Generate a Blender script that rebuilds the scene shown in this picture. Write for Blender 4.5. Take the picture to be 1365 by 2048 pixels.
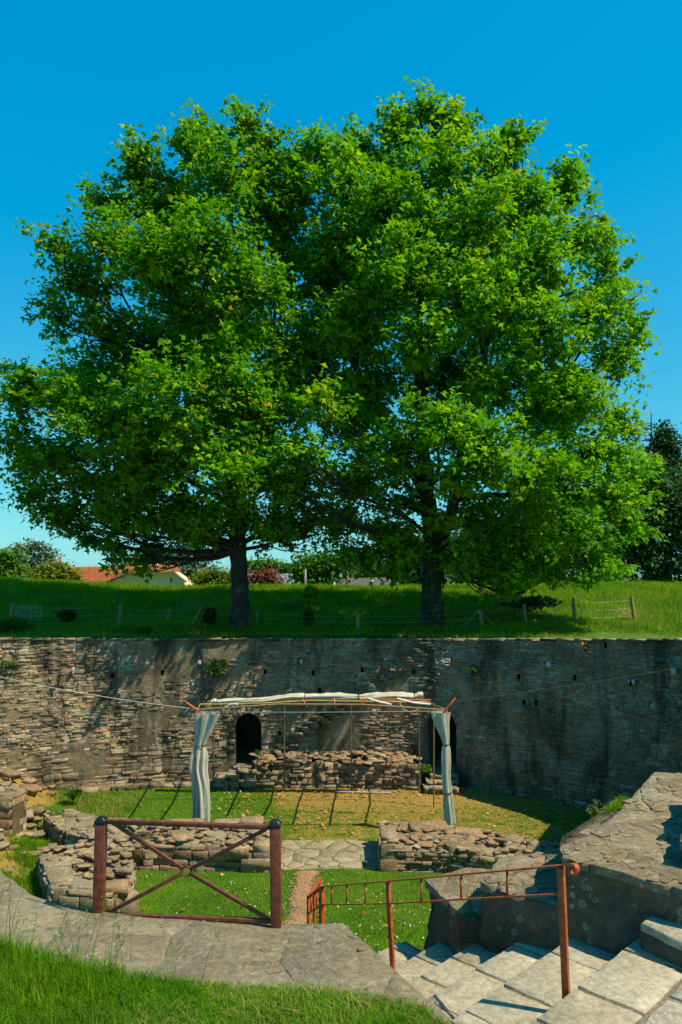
import bpy, math, random
import numpy as np
from mathutils import Vector, Matrix
R = math.radians
rng = np.random.default_rng(7)
random.seed(7)
SC = bpy.context.scene
COL = SC.collection
for o in list(bpy.data.objects):
    bpy.data.objects.remove(o)

# ------------------------------------------------------------ camera, light
E = 7.25                                   # eye height over the arena floor
FOC = 1500.0                               # focal length in photo pixels (2048 tall)
HOR = 1150.0                               # eye-level line in the photo
cam = bpy.data.cameras.new('camera')
cam.sensor_fit = 'VERTICAL'; cam.sensor_height = 36; cam.sensor_width = 24
cam.lens = 36 * FOC / 2048
cam.clip_start = 0.1; cam.clip_end = 3000
cam.shift_y = (HOR - 1024) / 2048        # level camera, view shifted up: uprights stay upright
camo = bpy.data.objects.new('camera', cam); COL.objects.link(camo)
camo.location = (0, 0, E); camo.rotation_euler = (R(90), 0, 0)
SC.camera = camo

SUN = Vector((0.53, -0.20, 0.82)).normalized()
w = bpy.data.worlds.new('World'); SC.world = w; w.use_nodes = True
nt = w.node_tree; nt.nodes.clear()
wo = nt.nodes.new('ShaderNodeOutputWorld'); bg = nt.nodes.new('ShaderNodeBackground')
sky = nt.nodes.new('ShaderNodeTexSky'); sky.sky_type = 'NISHITA'; sky.sun_disc = False
sky.sun_elevation = math.asin(SUN.z); sky.sun_rotation = math.atan2(SUN.x, SUN.y)
sky.air_density = 1.0; sky.dust_density = 0.4; sky.ozone_density = 2.6; sky.altitude = 100
hs = nt.nodes.new('ShaderNodeHueSaturation'); hs.inputs['Saturation'].default_value = 1.35; hs.inputs['Hue'].default_value = 0.482
mulc = nt.nodes.new('ShaderNodeMix'); mulc.data_type = 'RGBA'; mulc.blend_type = 'MULTIPLY'
mulc.inputs['Factor'].default_value = 1.0; mulc.inputs['B'].default_value = (0.80, 1.12, 1.10, 1)
nt.links.new(sky.outputs[0], hs.inputs['Color']); nt.links.new(hs.outputs[0], mulc.inputs['A'])
sep = nt.nodes.new('ShaderNodeSeparateColor'); cmb = nt.nodes.new('ShaderNodeCombineColor')
nt.links.new(mulc.outputs['Result'], sep.inputs[0])
EXPO = 0.5; BGS = 0.15
for ch, (k, g_, off) in enumerate(((.56, .50, -.072), (.89, .62, 0.0), (.93, .33, 0.0))):   # film-like colour response of the sky
    a_ = nt.nodes.new('ShaderNodeMath'); a_.operation = 'MULTIPLY'; a_.inputs[1].default_value = .115
    p_ = nt.nodes.new('ShaderNodeMath'); p_.operation = 'POWER'; p_.inputs[1].default_value = g_
    q_ = nt.nodes.new('ShaderNodeMath'); q_.operation = 'MULTIPLY_ADD'; q_.inputs[1].default_value = k / BGS / 2 ** EXPO; q_.inputs[2].default_value = off / BGS
    m_ = nt.nodes.new('ShaderNodeMath'); m_.operation = 'MAXIMUM'; m_.inputs[1].default_value = 0
    nt.links.new(sep.outputs[ch], a_.inputs[0]); nt.links.new(a_.outputs[0], p_.inputs[0]); nt.links.new(p_.outputs[0], q_.inputs[0]); nt.links.new(q_.outputs[0], m_.inputs[0]); nt.links.new(m_.outputs[0], cmb.inputs[ch])
nt.links.new(cmb.outputs[0], bg.inputs['Color'])
bg.inputs['Strength'].default_value = BGS
nt.links.new(bg.outputs[0], wo.inputs['Surface'])
sl = bpy.data.lights.new('sun', 'SUN'); sl.energy = 5.0; sl.angle = R(0.5); sl.color = (1.0, 0.88, 0.62)
slo = bpy.data.objects.new('sun', sl); COL.objects.link(slo)
slo.rotation_euler = SUN.to_track_quat('Z', 'Y').to_euler(); slo.location = (20, -5, 30)
SC.view_settings.view_transform = 'Standard'; SC.view_settings.look = 'None'
SC.view_settings.exposure = EXPO; SC.view_settings.gamma = 1; SC.view_settings.use_curve_mapping = False
SC.cycles.max_bounces = 5; SC.cycles.transparent_max_bounces = 4; SC.cycles.diffuse_bounces = 3
SC.cycles.use_denoising = True

# ------------------------------------------------------------ basic helpers
def at(px, py, Y):                          # world point at distance Y seen at a photo pixel
    return Vector(((px - 682.5) / FOC * Y, Y, E - (py - HOR) / FOC * Y))
def atz(px, py, z):
    Y = (E - z) * FOC / (py - HOR)
    return Vector(((px - 682.5) / FOC * Y, Y, z))

def hash3(ix, iy, iz, s):
    n = (ix * 374761393 + iy * 668265263 + iz * 2147483647 + s * 1274126177) & 0xffffffff
    n = ((n ^ (n >> 13)) * 1274126177) & 0xffffffff
    return ((n ^ (n >> 16)) & 0xffff) / 65535.0
def vnoise(P, s=0):
    P = np.asarray(P, float); i = np.floor(P).astype(np.int64); f = P - i; f = f * f * (3 - 2 * f)
    r = 0
    for dx in (0, 1):
        for dy in (0, 1):
            for dz in (0, 1):
                wgt = (f[..., 0] if dx else 1 - f[..., 0]) * (f[..., 1] if dy else 1 - f[..., 1]) * (f[..., 2] if dz else 1 - f[..., 2])
                r = r + wgt * hash3(i[..., 0] + dx, i[..., 1] + dy, i[..., 2] + dz, s)
    return r
def fbm(P, s=0, o=3):
    P = np.asarray(P, float); r = 0; a = .5; t = 0
    for k in range(o):
        r = r + a * vnoise(P * 2 ** k, s + k); t += a; a *= .5
    return r / t
def n2(x, y, sc, s=0, o=3):
    x = np.asarray(x, float); y = np.asarray(y, float)
    return fbm(np.stack([x * sc, y * sc, np.zeros_like(x) + .37], -1), s, o)
def sstep(a, b, x):
    t = np.clip((np.asarray(x, float) - a) / (b - a), 0, 1); return t * t * (3 - 2 * t)

def meshnp(name, V, Fs, rnd=None, mat=None, smooth=False, attr=None):
    """V Nx3; Fs list of int arrays (M,k)"""
    me = bpy.data.meshes.new(name)
    V = np.asarray(V, np.float32)
    me.vertices.add(len(V)); me.vertices.foreach_set('co', V.ravel())
    Fs = [np.asarray(f, np.int32) for f in Fs if len(f)]
    loops = np.concatenate([f.ravel() for f in Fs])
    tot = np.concatenate([np.full(len(f), f.shape[1], np.int32) for f in Fs])
    start = np.concatenate([[0], np.cumsum(tot)[:-1]]).astype(np.int32)
    me.loops.add(len(loops)); me.loops.foreach_set('vertex_index', loops)
    me.polygons.add(len(tot)); me.polygons.foreach_set('loop_start', start)
    try: me.polygons.foreach_set('loop_total', tot)
    except Exception: pass
    if smooth: me.polygons.foreach_set('use_smooth', np.ones(len(tot), bool))
    me.update(calc_edges=True)
    if rnd is not None:
        a = me.attributes.new('rnd', 'FLOAT', 'POINT'); a.data.foreach_set('value', np.asarray(rnd, np.float32))
    if attr:
        for k, v in attr.items():
            a = me.attributes.new(k, 'FLOAT', 'POINT'); a.data.foreach_set('value', np.asarray(v, np.float32))
    if mat: me.materials.append(mat)
    return me
def link(name, me, parent=None, **k):
    o = bpy.data.objects.new(name, me); COL.objects.link(o)
    if parent is not None: put_under(o, parent)
    tag(o, **k); return o
def put_under(o, parent):                  # everything is modelled in world coordinates
    o.parent = parent; l = Vector(parent.location)
    if parent.parent: l = l + Vector(parent.parent.location)
    o.matrix_parent_inverse = Matrix.Translation(-l)
def tag(o, label=None, cat=None, group=None, kind=None):
    if label: o['label'] = label
    if cat: o['category'] = cat
    if group: o['group'] = group
    if kind: o['kind'] = kind
    return o
def empty(name, loc=(0, 0, 0), **k):
    o = bpy.data.objects.new(name, None); COL.objects.link(o); o.location = loc
    tag(o, **k); return o

class MB:                                   # small mesh collector
    def __init__(s): s.V = []; s.F = {}
    def add(s, V, F):
        n = sum(len(v) for v in s.V); s.V.append(np.asarray(V, float).reshape(-1, 3))
        for f in F: s.F.setdefault(len(f), []).append([i + n for i in f])
    def box(s, c, size, rot=None, taper=1.0):
        c = Vector(c); h = [x / 2 for x in size]; vs = []
        for z in (-1, 1):
            t = taper if z > 0 else 1
            for x, y in ((-1, -1), (1, -1), (1, 1), (-1, 1)):
                v = Vector((x * h[0] * t, y * h[1] * t, z * h[2]))
                if rot is not None: v = rot @ v
                vs.append(v + c)
        s.add(vs, [(3, 2, 1, 0), (4, 5, 6, 7), (0, 1, 5, 4), (1, 2, 6, 5), (2, 3, 7, 6), (3, 0, 4, 7)])
    def bar(s, a, b, w_, d=None, up=(0, 0, 1)):
        a = Vector(a); b = Vector(b); d = d or w_; t = (b - a).normalized(); up = Vector(up)
        if abs(t.dot(up)) > .97: up = Vector((0, 1, 0))
        x = t.cross(up).normalized(); y = x.cross(t).normalized()
        vs = [p + x * (sx * w_ / 2) + y * (sy * d / 2) for p in (a, b) for sx, sy in ((-1, -1), (1, -1), (1, 1), (-1, 1))]
        s.add(vs, [(3, 2, 1, 0), (4, 5, 6, 7), (0, 1, 5, 4), (1, 2, 6, 5), (2, 3, 7, 6), (3, 0, 4, 7)])
    def tube(s, pts, r, n=8, cap=True):
        pts = [Vector(p) for p in pts]; rs = r if hasattr(r, '__len__') else [r] * len(pts)
        ref = Vector((0, 0, 1)); V = []
        for i, p in enumerate(pts):
            t = (pts[min(i + 1, len(pts) - 1)] - pts[max(i - 1, 0)]).normalized()
            if abs(t.dot(ref)) > .95: ref = Vector((1, 0, 0)) if abs(t.x) < .9 else Vector((0, 1, 0))
            x = t.cross(ref).normalized(); y = t.cross(x).normalized(); ref = y.cross(t) if False else ref
            for k in range(n):
                a = 2 * math.pi * k / n; V.append(p + x * (math.cos(a) * rs[i]) + y * (math.sin(a) * rs[i]))
        F = []
        for i in range(len(pts) - 1):
            for k in range(n):
                F.append((i * n + k, i * n + (k + 1) % n, (i + 1) * n + (k + 1) % n, (i + 1) * n + k))
        s.add(V, F)
        if cap:
            s.add(V[:n], [tuple(range(n))[::-1]]); s.add(V[-n:], [tuple(range(n))])
    def build(s, name, mat, parent=None, smooth=False, bevel=0, **k):
        V = np.concatenate(s.V)
        me = meshnp(name, V, [np.array(f) for f in s.F.values()], None, mat, smooth)
        o = link(name, me, parent, **k)
        if bevel:
            m = o.modifiers.new('bevel', 'BEVEL'); m.width = bevel; m.segments = 2; m.limit_method = 'ANGLE'
        return o

# ------------------------------------------------------------ materials
def newmat(name):
    m = bpy.data.materials.new(name); m.use_nodes = True; t = m.node_tree
    b = t.nodes['Principled BSDF']; return m, t, b
def N(t, typ, **k):
    n = t.nodes.new(typ)
    for a, v in k.items():
        if a.startswith('i_'):
            n.inputs[a[2:].replace('_', ' ')].default_value = v
        else: setattr(n, a, v)
    return n
def noise(t, sc, det=4, co=None, rough=.55, dist=0):
    n = N(t, 'ShaderNodeTexNoise'); n.inputs['Scale'].default_value = sc; n.inputs['Detail'].default_value = det
    n.inputs['Roughness'].default_value = rough; n.inputs['Distortion'].default_value = dist
    if co is not None: t.links.new(co, n.inputs['Vector'])
    return n.outputs['Fac']
def ramp(t, src, stops, interp='LINEAR'):
    r = N(t, 'ShaderNodeValToRGB'); cr = r.color_ramp; cr.interpolation = interp
    while len(cr.elements) < len(stops): cr.elements.new(.5)
    for e, (p, c) in zip(cr.elements, stops):
        e.position = p; e.color = (*c, 1) if hasattr(c, '__len__') else (c, c, c, 1)
    t.links.new(src, r.inputs['Fac']); return r.outputs['Color']
def mix(t, f, a, b, mode='MIX'):
    m = N(t, 'ShaderNodeMix', data_type='RGBA', blend_type=mode)
    for key, v in (('Factor', f), ('A', a), ('B', b)):
        if hasattr(v, 'links') or isinstance(v, bpy.types.NodeSocket): t.links.new(v, m.inputs[key])
        elif key == 'Factor': m.inputs[key].default_value = v
        else: m.inputs[key].default_value = (*v, 1)
    return m.outputs['Result']
def maths(t, op, a, b=0.0):
    m = N(t, 'ShaderNodeMath', operation=op)
    for i, v in enumerate((a, b)):
        if isinstance(v, bpy.types.NodeSocket): t.links.new(v, m.inputs[i])
        else: m.inputs[i].default_value = v
    return m.outputs[0]
def bump(t, b, h, strength=.5, dist=.02, prev=None):
    n = N(t, 'ShaderNodeBump'); n.inputs['Strength'].default_value = strength; n.inputs['Distance'].default_value = dist
    t.links.new(h, n.inputs['Height'])
    if prev is not None: t.links.new(prev, n.inputs['Normal'])
    t.links.new(n.outputs[0], b.inputs['Normal']); return n.outputs[0]
def pos(t):
    return N(t, 'ShaderNodeNewGeometry').outputs['Position']
def rndval(t):
    a = N(t, 'ShaderNodeAttribute', attribute_name='rnd'); o = N(t, 'ShaderNodeObjectInfo')
    return maths(t, 'FRACT', maths(t, 'ADD', a.outputs['Fac'], o.outputs['Random']))

def stone_mat(name, cols, lichen=.35, dark=.35, tint=(.5, .5, .45), bs=.6, scale=1.0, moss=0.0, rings=0.0, orange=0.0, streak=0.0):
    """cols: list of base colours picked per stone; lichen pale blotches; dark stains"""
    m, t, b = newmat(name); P = pos(t)
    r = rndval(t)
    base = ramp(t, r, [(i / (len(cols) - 1) if len(cols) > 1 else 0, c) for i, c in enumerate(cols)])
    f1 = noise(t, 9 * scale, 6, P, .65)
    c = mix(t, 1.0, base, ramp(t, f1, [(.25, .55), (.75, 1.35)]), 'MULTIPLY')
    if orange:
        o1 = ramp(t, noise(t, 2.1 * scale, 5, P, .7), [(.6, 0.), (.72, 1.)])
        c = mix(t, maths(t, 'MULTIPLY', o1, orange), c, (.34, .15, .045))
    c = mix(t, 1.0, c, ramp(t, noise(t, 1.3, 4, P, .6, .3), [(.3, (.78, .76, .72)), (.7, (1.22, 1.22, 1.25))]), 'MULTIPLY')
    dk = ramp(t, noise(t, .9 * scale, 6, P, .7), [(.5 - .1, 1.), (.62, 0.)])
    c = mix(t, maths(t, 'MULTIPLY', maths(t, 'SUBTRACT', 1.0, dk), dark), c, (.045, .045, .038))
    l = ramp(t, noise(t, 5.5 * scale, 8, P, .72, .4), [(.55, 0.), (.63, 1.)])
    c = mix(t, maths(t, 'MULTIPLY', l, lichen), c, tint)
    if streak:                             # lime wash patches and black run-off streaks down the wall
        mp = N(t, 'ShaderNodeMapping'); mp.inputs['Scale'].default_value = (1, 1, .22); t.links.new(P, mp.inputs['Vector'])
        k_ = ramp(t, noise(t, 1.1, 6, mp.outputs[0], .7, .6), [(.49, 0.), (.62, 1.)])
        w_ = ramp(t, noise(t, .42, 6, P, .72, .5), [(.50, 0.), (.62, 1.)])
        c = mix(t, maths(t, 'MULTIPLY', w_, .45), c, (.40, .35, .25))
        c = mix(t, maths(t, 'MULTIPLY', k_, streak), c, (.025, .025, .02))
        v_ = ramp(t, noise(t, 14, 8, P, .8), [(.60, 0.), (.68, 1.)])
        c = mix(t, maths(t, 'MULTIPLY', v_, .4), c, (.50, .47, .38))
    if moss:
        mo = ramp(t, noise(t, 1.7 * scale, 6, P, .7), [(.52, 0.), (.62, 1.)])
        c = mix(t, maths(t, 'MULTIPLY', mo, moss), c, (.06, .085, .015))
    if rings:
        v = N(t, 'ShaderNodeTexVoronoi'); v.inputs['Scale'].default_value = 11; t.links.new(P, v.inputs['Vector'])
        rr = ramp(t, v.outputs['Distance'], [(.0, .25), (.24, .35), (.27, 1.), (.34, .9), (.36, 0.)])
        msk = ramp(t, noise(t, 2.6, 3, P), [(.56, 0.), (.62, 1.)])
        c = mix(t, maths(t, 'MULTIPLY', maths(t, 'MULTIPLY', rr, msk), rings), c, (.36, .42, .34))
    t.links.new(c, b.inputs['Base Color']); b.inputs['Roughness'].default_value = .9
    b.inputs['Specular IOR Level'].default_value = .2
    h = maths(t, 'ADD', noise(t, 22 * scale, 8, P, .7), maths(t, 'MULTIPLY', noise(t, 6 * scale, 4, P), .8))
    bump(t, b, h, bs, .035)
    return m

M = {}
M['wall'] = stone_mat('weathered_wall_stone', [(.29, .20, .115), (.40, .31, .20), (.20, .15, .10), (.46, .37, .25), (.31, .235, .15), (.42, .22, .10)], .35, .6, (.36, .35, .28), .9, 1.0, .22, 0, .3, .75)
M['mortar'] = stone_mat('lime_mortar', [(.25, .185, .11), (.25, .185, .11)], .35, .6, (.36, .35, .28), 1.0, 1.2, .25, 0, .2, .75)
M['warm'] = stone_mat('warm_rubble_stone', [(.26, .17, .09), (.33, .25, .15), (.20, .14, .09), (.38, .30, .20), (.28, .15, .07), (.24, .20, .15)], .32, .2, (.46, .43, .35), .8, 1.2, .12, 0, .4)
M['earth'] = stone_mat('earth_core', [(.15, .105, .06), (.15, .105, .06)], .25, .3, (.34, .30, .22), .9, 1.5, .3)
M['slab'] = stone_mat('slate_slab', [(.24, .20, .13), (.265, .225, .15), (.225, .19, .125), (.25, .215, .145)], .5, .08, (.40, .38, .30), .9, 1.7, .06, 0, .2)
M['slab2'] = stone_mat('ruin_top_stone', [(.27, .205, .12), (.31, .25, .16), (.235, .18, .11), (.33, .27, .18)], .6, .15, (.48, .44, .34), 1.0, 1.9, .12, 0, .3)
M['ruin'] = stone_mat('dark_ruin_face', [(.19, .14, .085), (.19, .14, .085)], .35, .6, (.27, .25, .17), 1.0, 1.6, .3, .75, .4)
M['tread'] = stone_mat('pale_tread_stone', [(.37, .325, .23), (.42, .375, .275), (.34, .295, .205), (.395, .35, .255)], .35, .10, (.47, .45, .37), .5, 2.2, 0, 0, .12)
M['joint'] = stone_mat('tread_joint', [(.33, .26, .185), (.33, .26, .185)], .2, .15, (.45, .40, .32), .8, 2)
M['path'] = stone_mat('path_paving', [(.27, .22, .14), (.32, .265, .18), (.24, .195, .125)], .3, .1, (.38, .35, .27), .6, 1.5, .12)

def leaf_mat(name, c1, c2, c3, trans=.35, rough=.45, tcol=(1.5, 1.6, .6)):
    m, t, b = newmat(name); r = rndval(t)
    c = ramp(t, r, [(0, c1), (.55, c2), (.96, c3), (1, (.30, .16, .03))])
    c = mix(t, 1.0, c, ramp(t, noise(t, .8, 3, pos(t)), [(.3, .8), (.7, 1.2)]), 'MULTIPLY')
    t.links.new(c, b.inputs['Base Color']); b.inputs['Roughness'].default_value = rough
    b.inputs['Specular IOR Level'].default_value = .12 if 'leaf' in name else .08
    tr = N(t, 'ShaderNodeBsdfTranslucent'); t.links.new(mix(t, 1.0, c, tcol, 'MULTIPLY'), tr.inputs['Color'])
    ms = N(t, 'ShaderNodeMixShader'); ms.inputs[0].default_value = trans
    t.links.new(b.outputs[0], ms.inputs[1]); t.links.new(tr.outputs[0], ms.inputs[2])
    t.links.new(ms.outputs[0], t.nodes['Material Output'].inputs['Surface'])
    return m
M['leaf'] = leaf_mat('plane_leaf', (.05, .19, .002), (.115, .31, .003), (.29, .42, .004), .42, .6, (1.6, 1.6, .4))
M['grass'] = leaf_mat('grass_blade', (.035, .14, .001), (.095, .24, .001), (.21, .29, .008), .35, .6)
M['drygrass'] = leaf_mat('dry_grass_blade', (.12, .17, .02), (.24, .22, .06), (.38, .30, .12), .3, .6)
M['dark_leaf'] = leaf_mat('dark_tree_leaf', (.018, .06, .016), (.028, .085, .022), (.045, .115, .028), .2, .5)
M['mid_leaf'] = leaf_mat('mid_tree_leaf', (.035, .12, .01), (.06, .16, .012), (.10, .19, .02), .3, .5)
M['cedar_leaf'] = leaf_mat('blue_cedar_needles', (.09, .15, .12), (.12, .19, .15), (.15, .23, .17), .1, .7)
M['olive_leaf'] = leaf_mat('olive_bush_leaf', (.10, .15, .01), (.15, .19, .012), (.20, .22, .02), .3, .5)
M['red_leaf'] = leaf_mat('red_shrub_leaf', (.16, .03, .02), (.22, .06, .04), (.12, .07, .03), .2, .5, (1.3, .7, .6))
M['ivy'] = leaf_mat('ivy_leaf', (.012, .04, .01), (.02, .06, .012), (.05, .10, .04), .1, .35)
M['litter'] = leaf_mat('dead_leaf', (.35, .15, .03), (.42, .22, .06), (.50, .30, .12), .15, .6, (1, .8, .5))
M['daisy'] = leaf_mat('daisy_petals', (.75, .75, .7), (.8, .8, .76), (.8, .8, .76), .2, .6, (1, 1, 1))

def plain(name, c, rough=.6, metal=0, var=.25, sc=12, bs=.2, spec=.4, c2=None):
    m, t, b = newmat(name); P = pos(t)
    f = noise(t, sc, 5, P)
    if c2 is None: cc = mix(t, 1.0, c, ramp(t, f, [(.3, 1 - var), (.7, 1 + var)]), 'MULTIPLY')
    else: cc = mix(t, ramp(t, f, [(.45, 0.), (.6, 1.)]), c, c2)
    t.links.new(cc, b.inputs['Base Color']); b.inputs['Roughness'].default_value = rough
    b.inputs['Metallic'].default_value = metal; b.inputs['Specular IOR Level'].default_value = spec
    bump(t, b, noise(t, sc * 4, 5, P), bs, .006)
    return m
M['gate'] = plain('gate_brown_paint', (.13, .034, .017), .5, 0, .5, 18, .25, .5)
M['rail'] = plain('rust_red_paint', (.36, .07, .014), .5, 0, .4, 22, .3, .5)
M['cap'] = plain('black_plastic', (.012, .012, .014), .3, 0, .2, 30, .05, .5)
M['orange'] = plain('orange_paint', (.60, .11, .02), .45, 0, .15, 30, .1)
M['bar'] = plain('dull_brown_tube', (.22, .14, .06), .5, 0, .3, 20, .1)
M['yellowbar'] = plain('yellow_tube', (.38, .27, .07), .5, 0, .3, 20, .1)
M['pole'] = plain('grey_steel_pole', (.13, .11, .085), .5, 0, .3, 20, .1)
M['white'] = plain('white_plastic', (.72, .76, .78), .5, 0, .1, 20, .1)
M['cloth'] = plain('pale_canvas', (.42, .41, .34), .9, 0, .10, 6, .4, .1)
M['tarp'] = plain('tarp_canvas', (.45, .43, .34), .8, 0, .1, 5, .4, .1)
M['rope'] = plain('pale_rope', (.62, .55, .45), .8, 0, .1, 60, .2)
M['dark'] = plain('dark_strap', (.03, .035, .04), .6)
M['hole_shade'] = plain('recess_shade', (.02, .018, .015), .95, 0, .3, 3, .3, .05)  # near-black colour puts the shade inside the putlog holes into the material
M['wood'] = plain('grey_wood', (.26, .18, .10), .85, 0, .35, 14, .5, .1)
M['fixture'] = plain('grey_plastic', (.34, .42, .44), .5, 0, .1, 20, .1)
M['wire'] = plain('galvanised_wire', (.5, .5, .48), .4, .5, .1, 20, 0)
M['tile'] = plain('red_roof_tile', (.40, .115, .045), .8, 0, .35, 2.5, .3, .2)
M['render'] = plain('cream_render', (.88, .60, .36), .85, 0, .08, 3, .2, .2)
M['slate'] = plain('blue_slate_roof', (.21, .28, .31), .7, 0, .15, 3, .2)
M['brownroof'] = plain('brown_grey_roof', (.14, .125, .115), .8, 0, .2, 3, .2)
def bark_mat():
    m, t, b = newmat('plane_bark'); P = pos(t)
    c = ramp(t, noise(t, 3.2, 5, P, .6), [(.35, (.018, .014, .008)), (.55, (.035, .026, .014)), (.70, (.10, .08, .035)), (.75, (.05, .04, .025))])
    t.links.new(c, b.inputs['Base Color']); b.inputs['Roughness'].default_value = .85
    bump(t, b, noise(t, 16, 6, P), .6, .03); return m
M['bark'] = bark_mat()
def ground_mat(name, green, soil, soil2, gs=3.0):
    m, t, b = newmat(name); P = pos(t)
    a = N(t, 'ShaderNodeAttribute', attribute_name='soil').outputs['Fac']
    f = noise(t, gs, 6, P, .65); f2 = noise(t, gs * 9, 6, P, .7)
    msk = ramp(t, maths(t, 'ADD', a, maths(t, 'MULTIPLY', maths(t, 'SUBTRACT', f, .5), 1.3)), [(.38, 0.), (.62, 1.)])
    g = mix(t, ramp(t, noise(t, 1.3, 4, P), [(.35, 0.), (.65, 1.)]), green, tuple(x * y for x, y in zip(green, (1.6, 1.25, 1.0))))
    s = mix(t, ramp(t, f2, [(.35, 0.), (.65, 1.)]), soil, soil2)
    c = mix(t, msk, g, s)
    c = mix(t, 1.0, c, ramp(t, f2, [(.25, .65), (.75, 1.3)]), 'MULTIPLY')
    t.links.new(c, b.inputs['Base Color']); b.inputs['Roughness'].default_value = .95; b.inputs['Specular IOR Level'].default_value = .1
    bump(t, b, f2, .8, .03); return m
M['floor'] = ground_mat('lawn_and_soil', (.05, .12, .010), (.22, .16, .03), (.30, .20, .06))
M['bank'] = ground_mat('meadow_ground', (.045, .115, .010), (.20, .17, .06), (.28, .22, .10), 2)
M['gravel'] = ground_mat('gravel', (.36, .20, .10), (.42, .25, .14), (.30, .16, .08), 14)
# ------------------------------------------------------------ stones
def stone_templates(n, jit=.095, inset=.95):
    T = []
    for k in range(n):
        r = np.random.default_rng(100 + k); c = [(-.5, -.5), (.5, -.5), (.5, .5), (-.5, .5)]
        V = [(x * 1.0, 0, z * 1.0) for x, z in c]
        j = r.uniform(-jit, jit, (4, 2)) * (1, .9)
        V += [(x + j[i, 0] * .6, .88 + r.uniform(-.12, .06), z + j[i, 1]) for i, (x, z) in enumerate(c)]
        V += [(x * inset + j[i, 0], 1 + r.uniform(-.22, .06), z * (inset - .03) + j[i, 1]) for i, (x, z) in enumerate(c)]
        T.append(np.array(V))
    return T
ST = stone_templates(24)
def _blk():
    out = []
    for T0 in stone_templates(8, .03, .95):
        T1 = T0.copy(); T1[4:8, 1] = .93; T1[8:, 1] = 1 + (T1[8:, 1] - 1) * .12; out.append(T1)
    return out
ST = ST + _blk()
STF = [(0, 1, 2, 3), (0, 4, 5, 1), (1, 5, 6, 2), (2, 6, 7, 3), (3, 7, 4, 0), (4, 8, 9, 5), (5, 9, 10, 6), (6, 10, 11, 7), (7, 11, 8, 4), (8, 11, 10, 9)]
_sm = {}
def stone_mesh(k, mat):
    key = (k, mat.name)
    if key not in _sm: _sm[key] = meshnp('stone', ST[k], [np.array(STF)], None, mat)
    return _sm[key]
def mat4(p, tx, out, up, s):
    m = np.eye(4); m[:3, 0] = np.array(tx) * s[0]; m[:3, 1] = np.array(out) * s[1]; m[:3, 2] = np.array(up) * s[2]; m[:3, 3] = p
    return m
def size_px(m):
    d = max(1.0, m[1, 3]); return np.linalg.norm(m[:3, 0]) * np.linalg.norm(m[:3, 2]) / d ** 2
def visible(p):
    if p[1] < 1: return False
    x = p[0] / p[1] * FOC; y = (E - p[2]) / p[1] * FOC + HOR
    return abs(x) < 690 and y < 2050
def place_stones(parent, L, mat, name='stone', maxparts=300):
    """L: list of 4x4; the largest visible become part objects, others one joined part"""
    vis = [i for i, m in enumerate(L) if visible(m[:3, 3])]
    vis.sort(key=lambda i: -size_px(L[i])); parts = set(vis[:maxparts]); rest = []
    for i, m in enumerate(L):
        k = (i * 7 + 3) % 24 if name not in ('block', 'boulder') else 24 + i % 8
        if i in parts:
            o = bpy.data.objects.new(name, stone_mesh(k, mat)); COL.objects.link(o)
            put_under(o, parent); o.matrix_basis = Matrix(m.tolist())
        else: rest.append((k, m))
    if rest:
        V = np.concatenate([np.c_[ST[k], np.ones(12)] @ m.T for k, m in rest])[:, :3]
        F = (np.array(STF)[None] + np.arange(len(rest))[:, None, None] * 12).reshape(-1, 4)
        rn = np.repeat(rng.random(len(rest)), 12)
        link('small_' + name + 's', meshnp('small_stones', V, [F], rn, mat), parent, kind='stuff')

def clip_half(poly, p, n):                  # keep side where (x-p).n <= 0
    out = []
    for i in range(len(poly)):
        a, b = poly[i], poly[(i + 1) % len(poly)]
        da = (a - p) @ n; db = (b - p) @ n
        if da <= 0: out.append(a)
        if (da < 0 < db) or (db < 0 < da): out.append(a + (b - a) * (da / (da - db)))
    return out
def inside(poly, x, y):
    c = np.zeros(np.shape(x), bool); n = len(poly)
    for i in range(n):
        x1, y1 = poly[i]; x2, y2 = poly[(i + 1) % n]
        k = ((y1 > y) != (y2 > y)) & (x < (x2 - x1) * (y - y1) / (y2 - y1 + 1e-12) + x1); c ^= k
    return c
def flag_cells(poly, sx, sy, ang=0, jit=.35, gap=.012, seed=1, drop=.16):
    """irregular slab outlines filling poly (convex cells clipped to it)"""
    r = np.random.default_rng(seed); poly = [np.array(p, float) for p in poly]
    P = np.array(poly); ca, sa = math.cos(ang), math.sin(ang); Rm = np.array([[ca, sa], [-sa, ca]])
    Q = P @ Rm.T; x0, y0 = Q.min(0) - .2; x1, y1 = Q.max(0) + .2; S = []
    row = 0; y = y0; jit = jit * 1.25
    while y < y1 + sy:
        x = x0 - (row % 2) * sx * .5 * (jit > .22)
        while x < x1 + sx:
            if r.random() > drop * (jit > .3): S.append((x + r.uniform(-jit, jit) * sx, y + r.uniform(-jit, jit) * sy))
            x += sx * r.uniform(.75, 1.25)
        y += sy; row += 1
    S = np.array(S); cells = []
    for i, s in enumerate(S):
        d = np.linalg.norm((S - s) / (sx, sy), axis=1); nb = np.argsort(d)[1:14]
        cell = [q for q in Q]
        for j in nb:
            m = (s + S[j]) / 2; n = (S[j] - s); n = n / np.linalg.norm(n)
            cell = clip_half(cell, m - n * gap / 2, n)
            if len(cell) < 3: break
        if len(cell) >= 3:
            c = np.array(cell)
            # drop near-duplicate vertices
            keep = [k for k in range(len(c)) if np.linalg.norm(c[k] - c[k - 1]) > .015]
            c = c[keep]
            if len(c) >= 3:
                a = .5 * abs(np.dot(c[:, 0], np.roll(c[:, 1], 1)) - np.dot(c[:, 1], np.roll(c[:, 0], 1)))
                if a > sx * sy * .04: cells.append(c @ Rm)
    return cells
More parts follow.
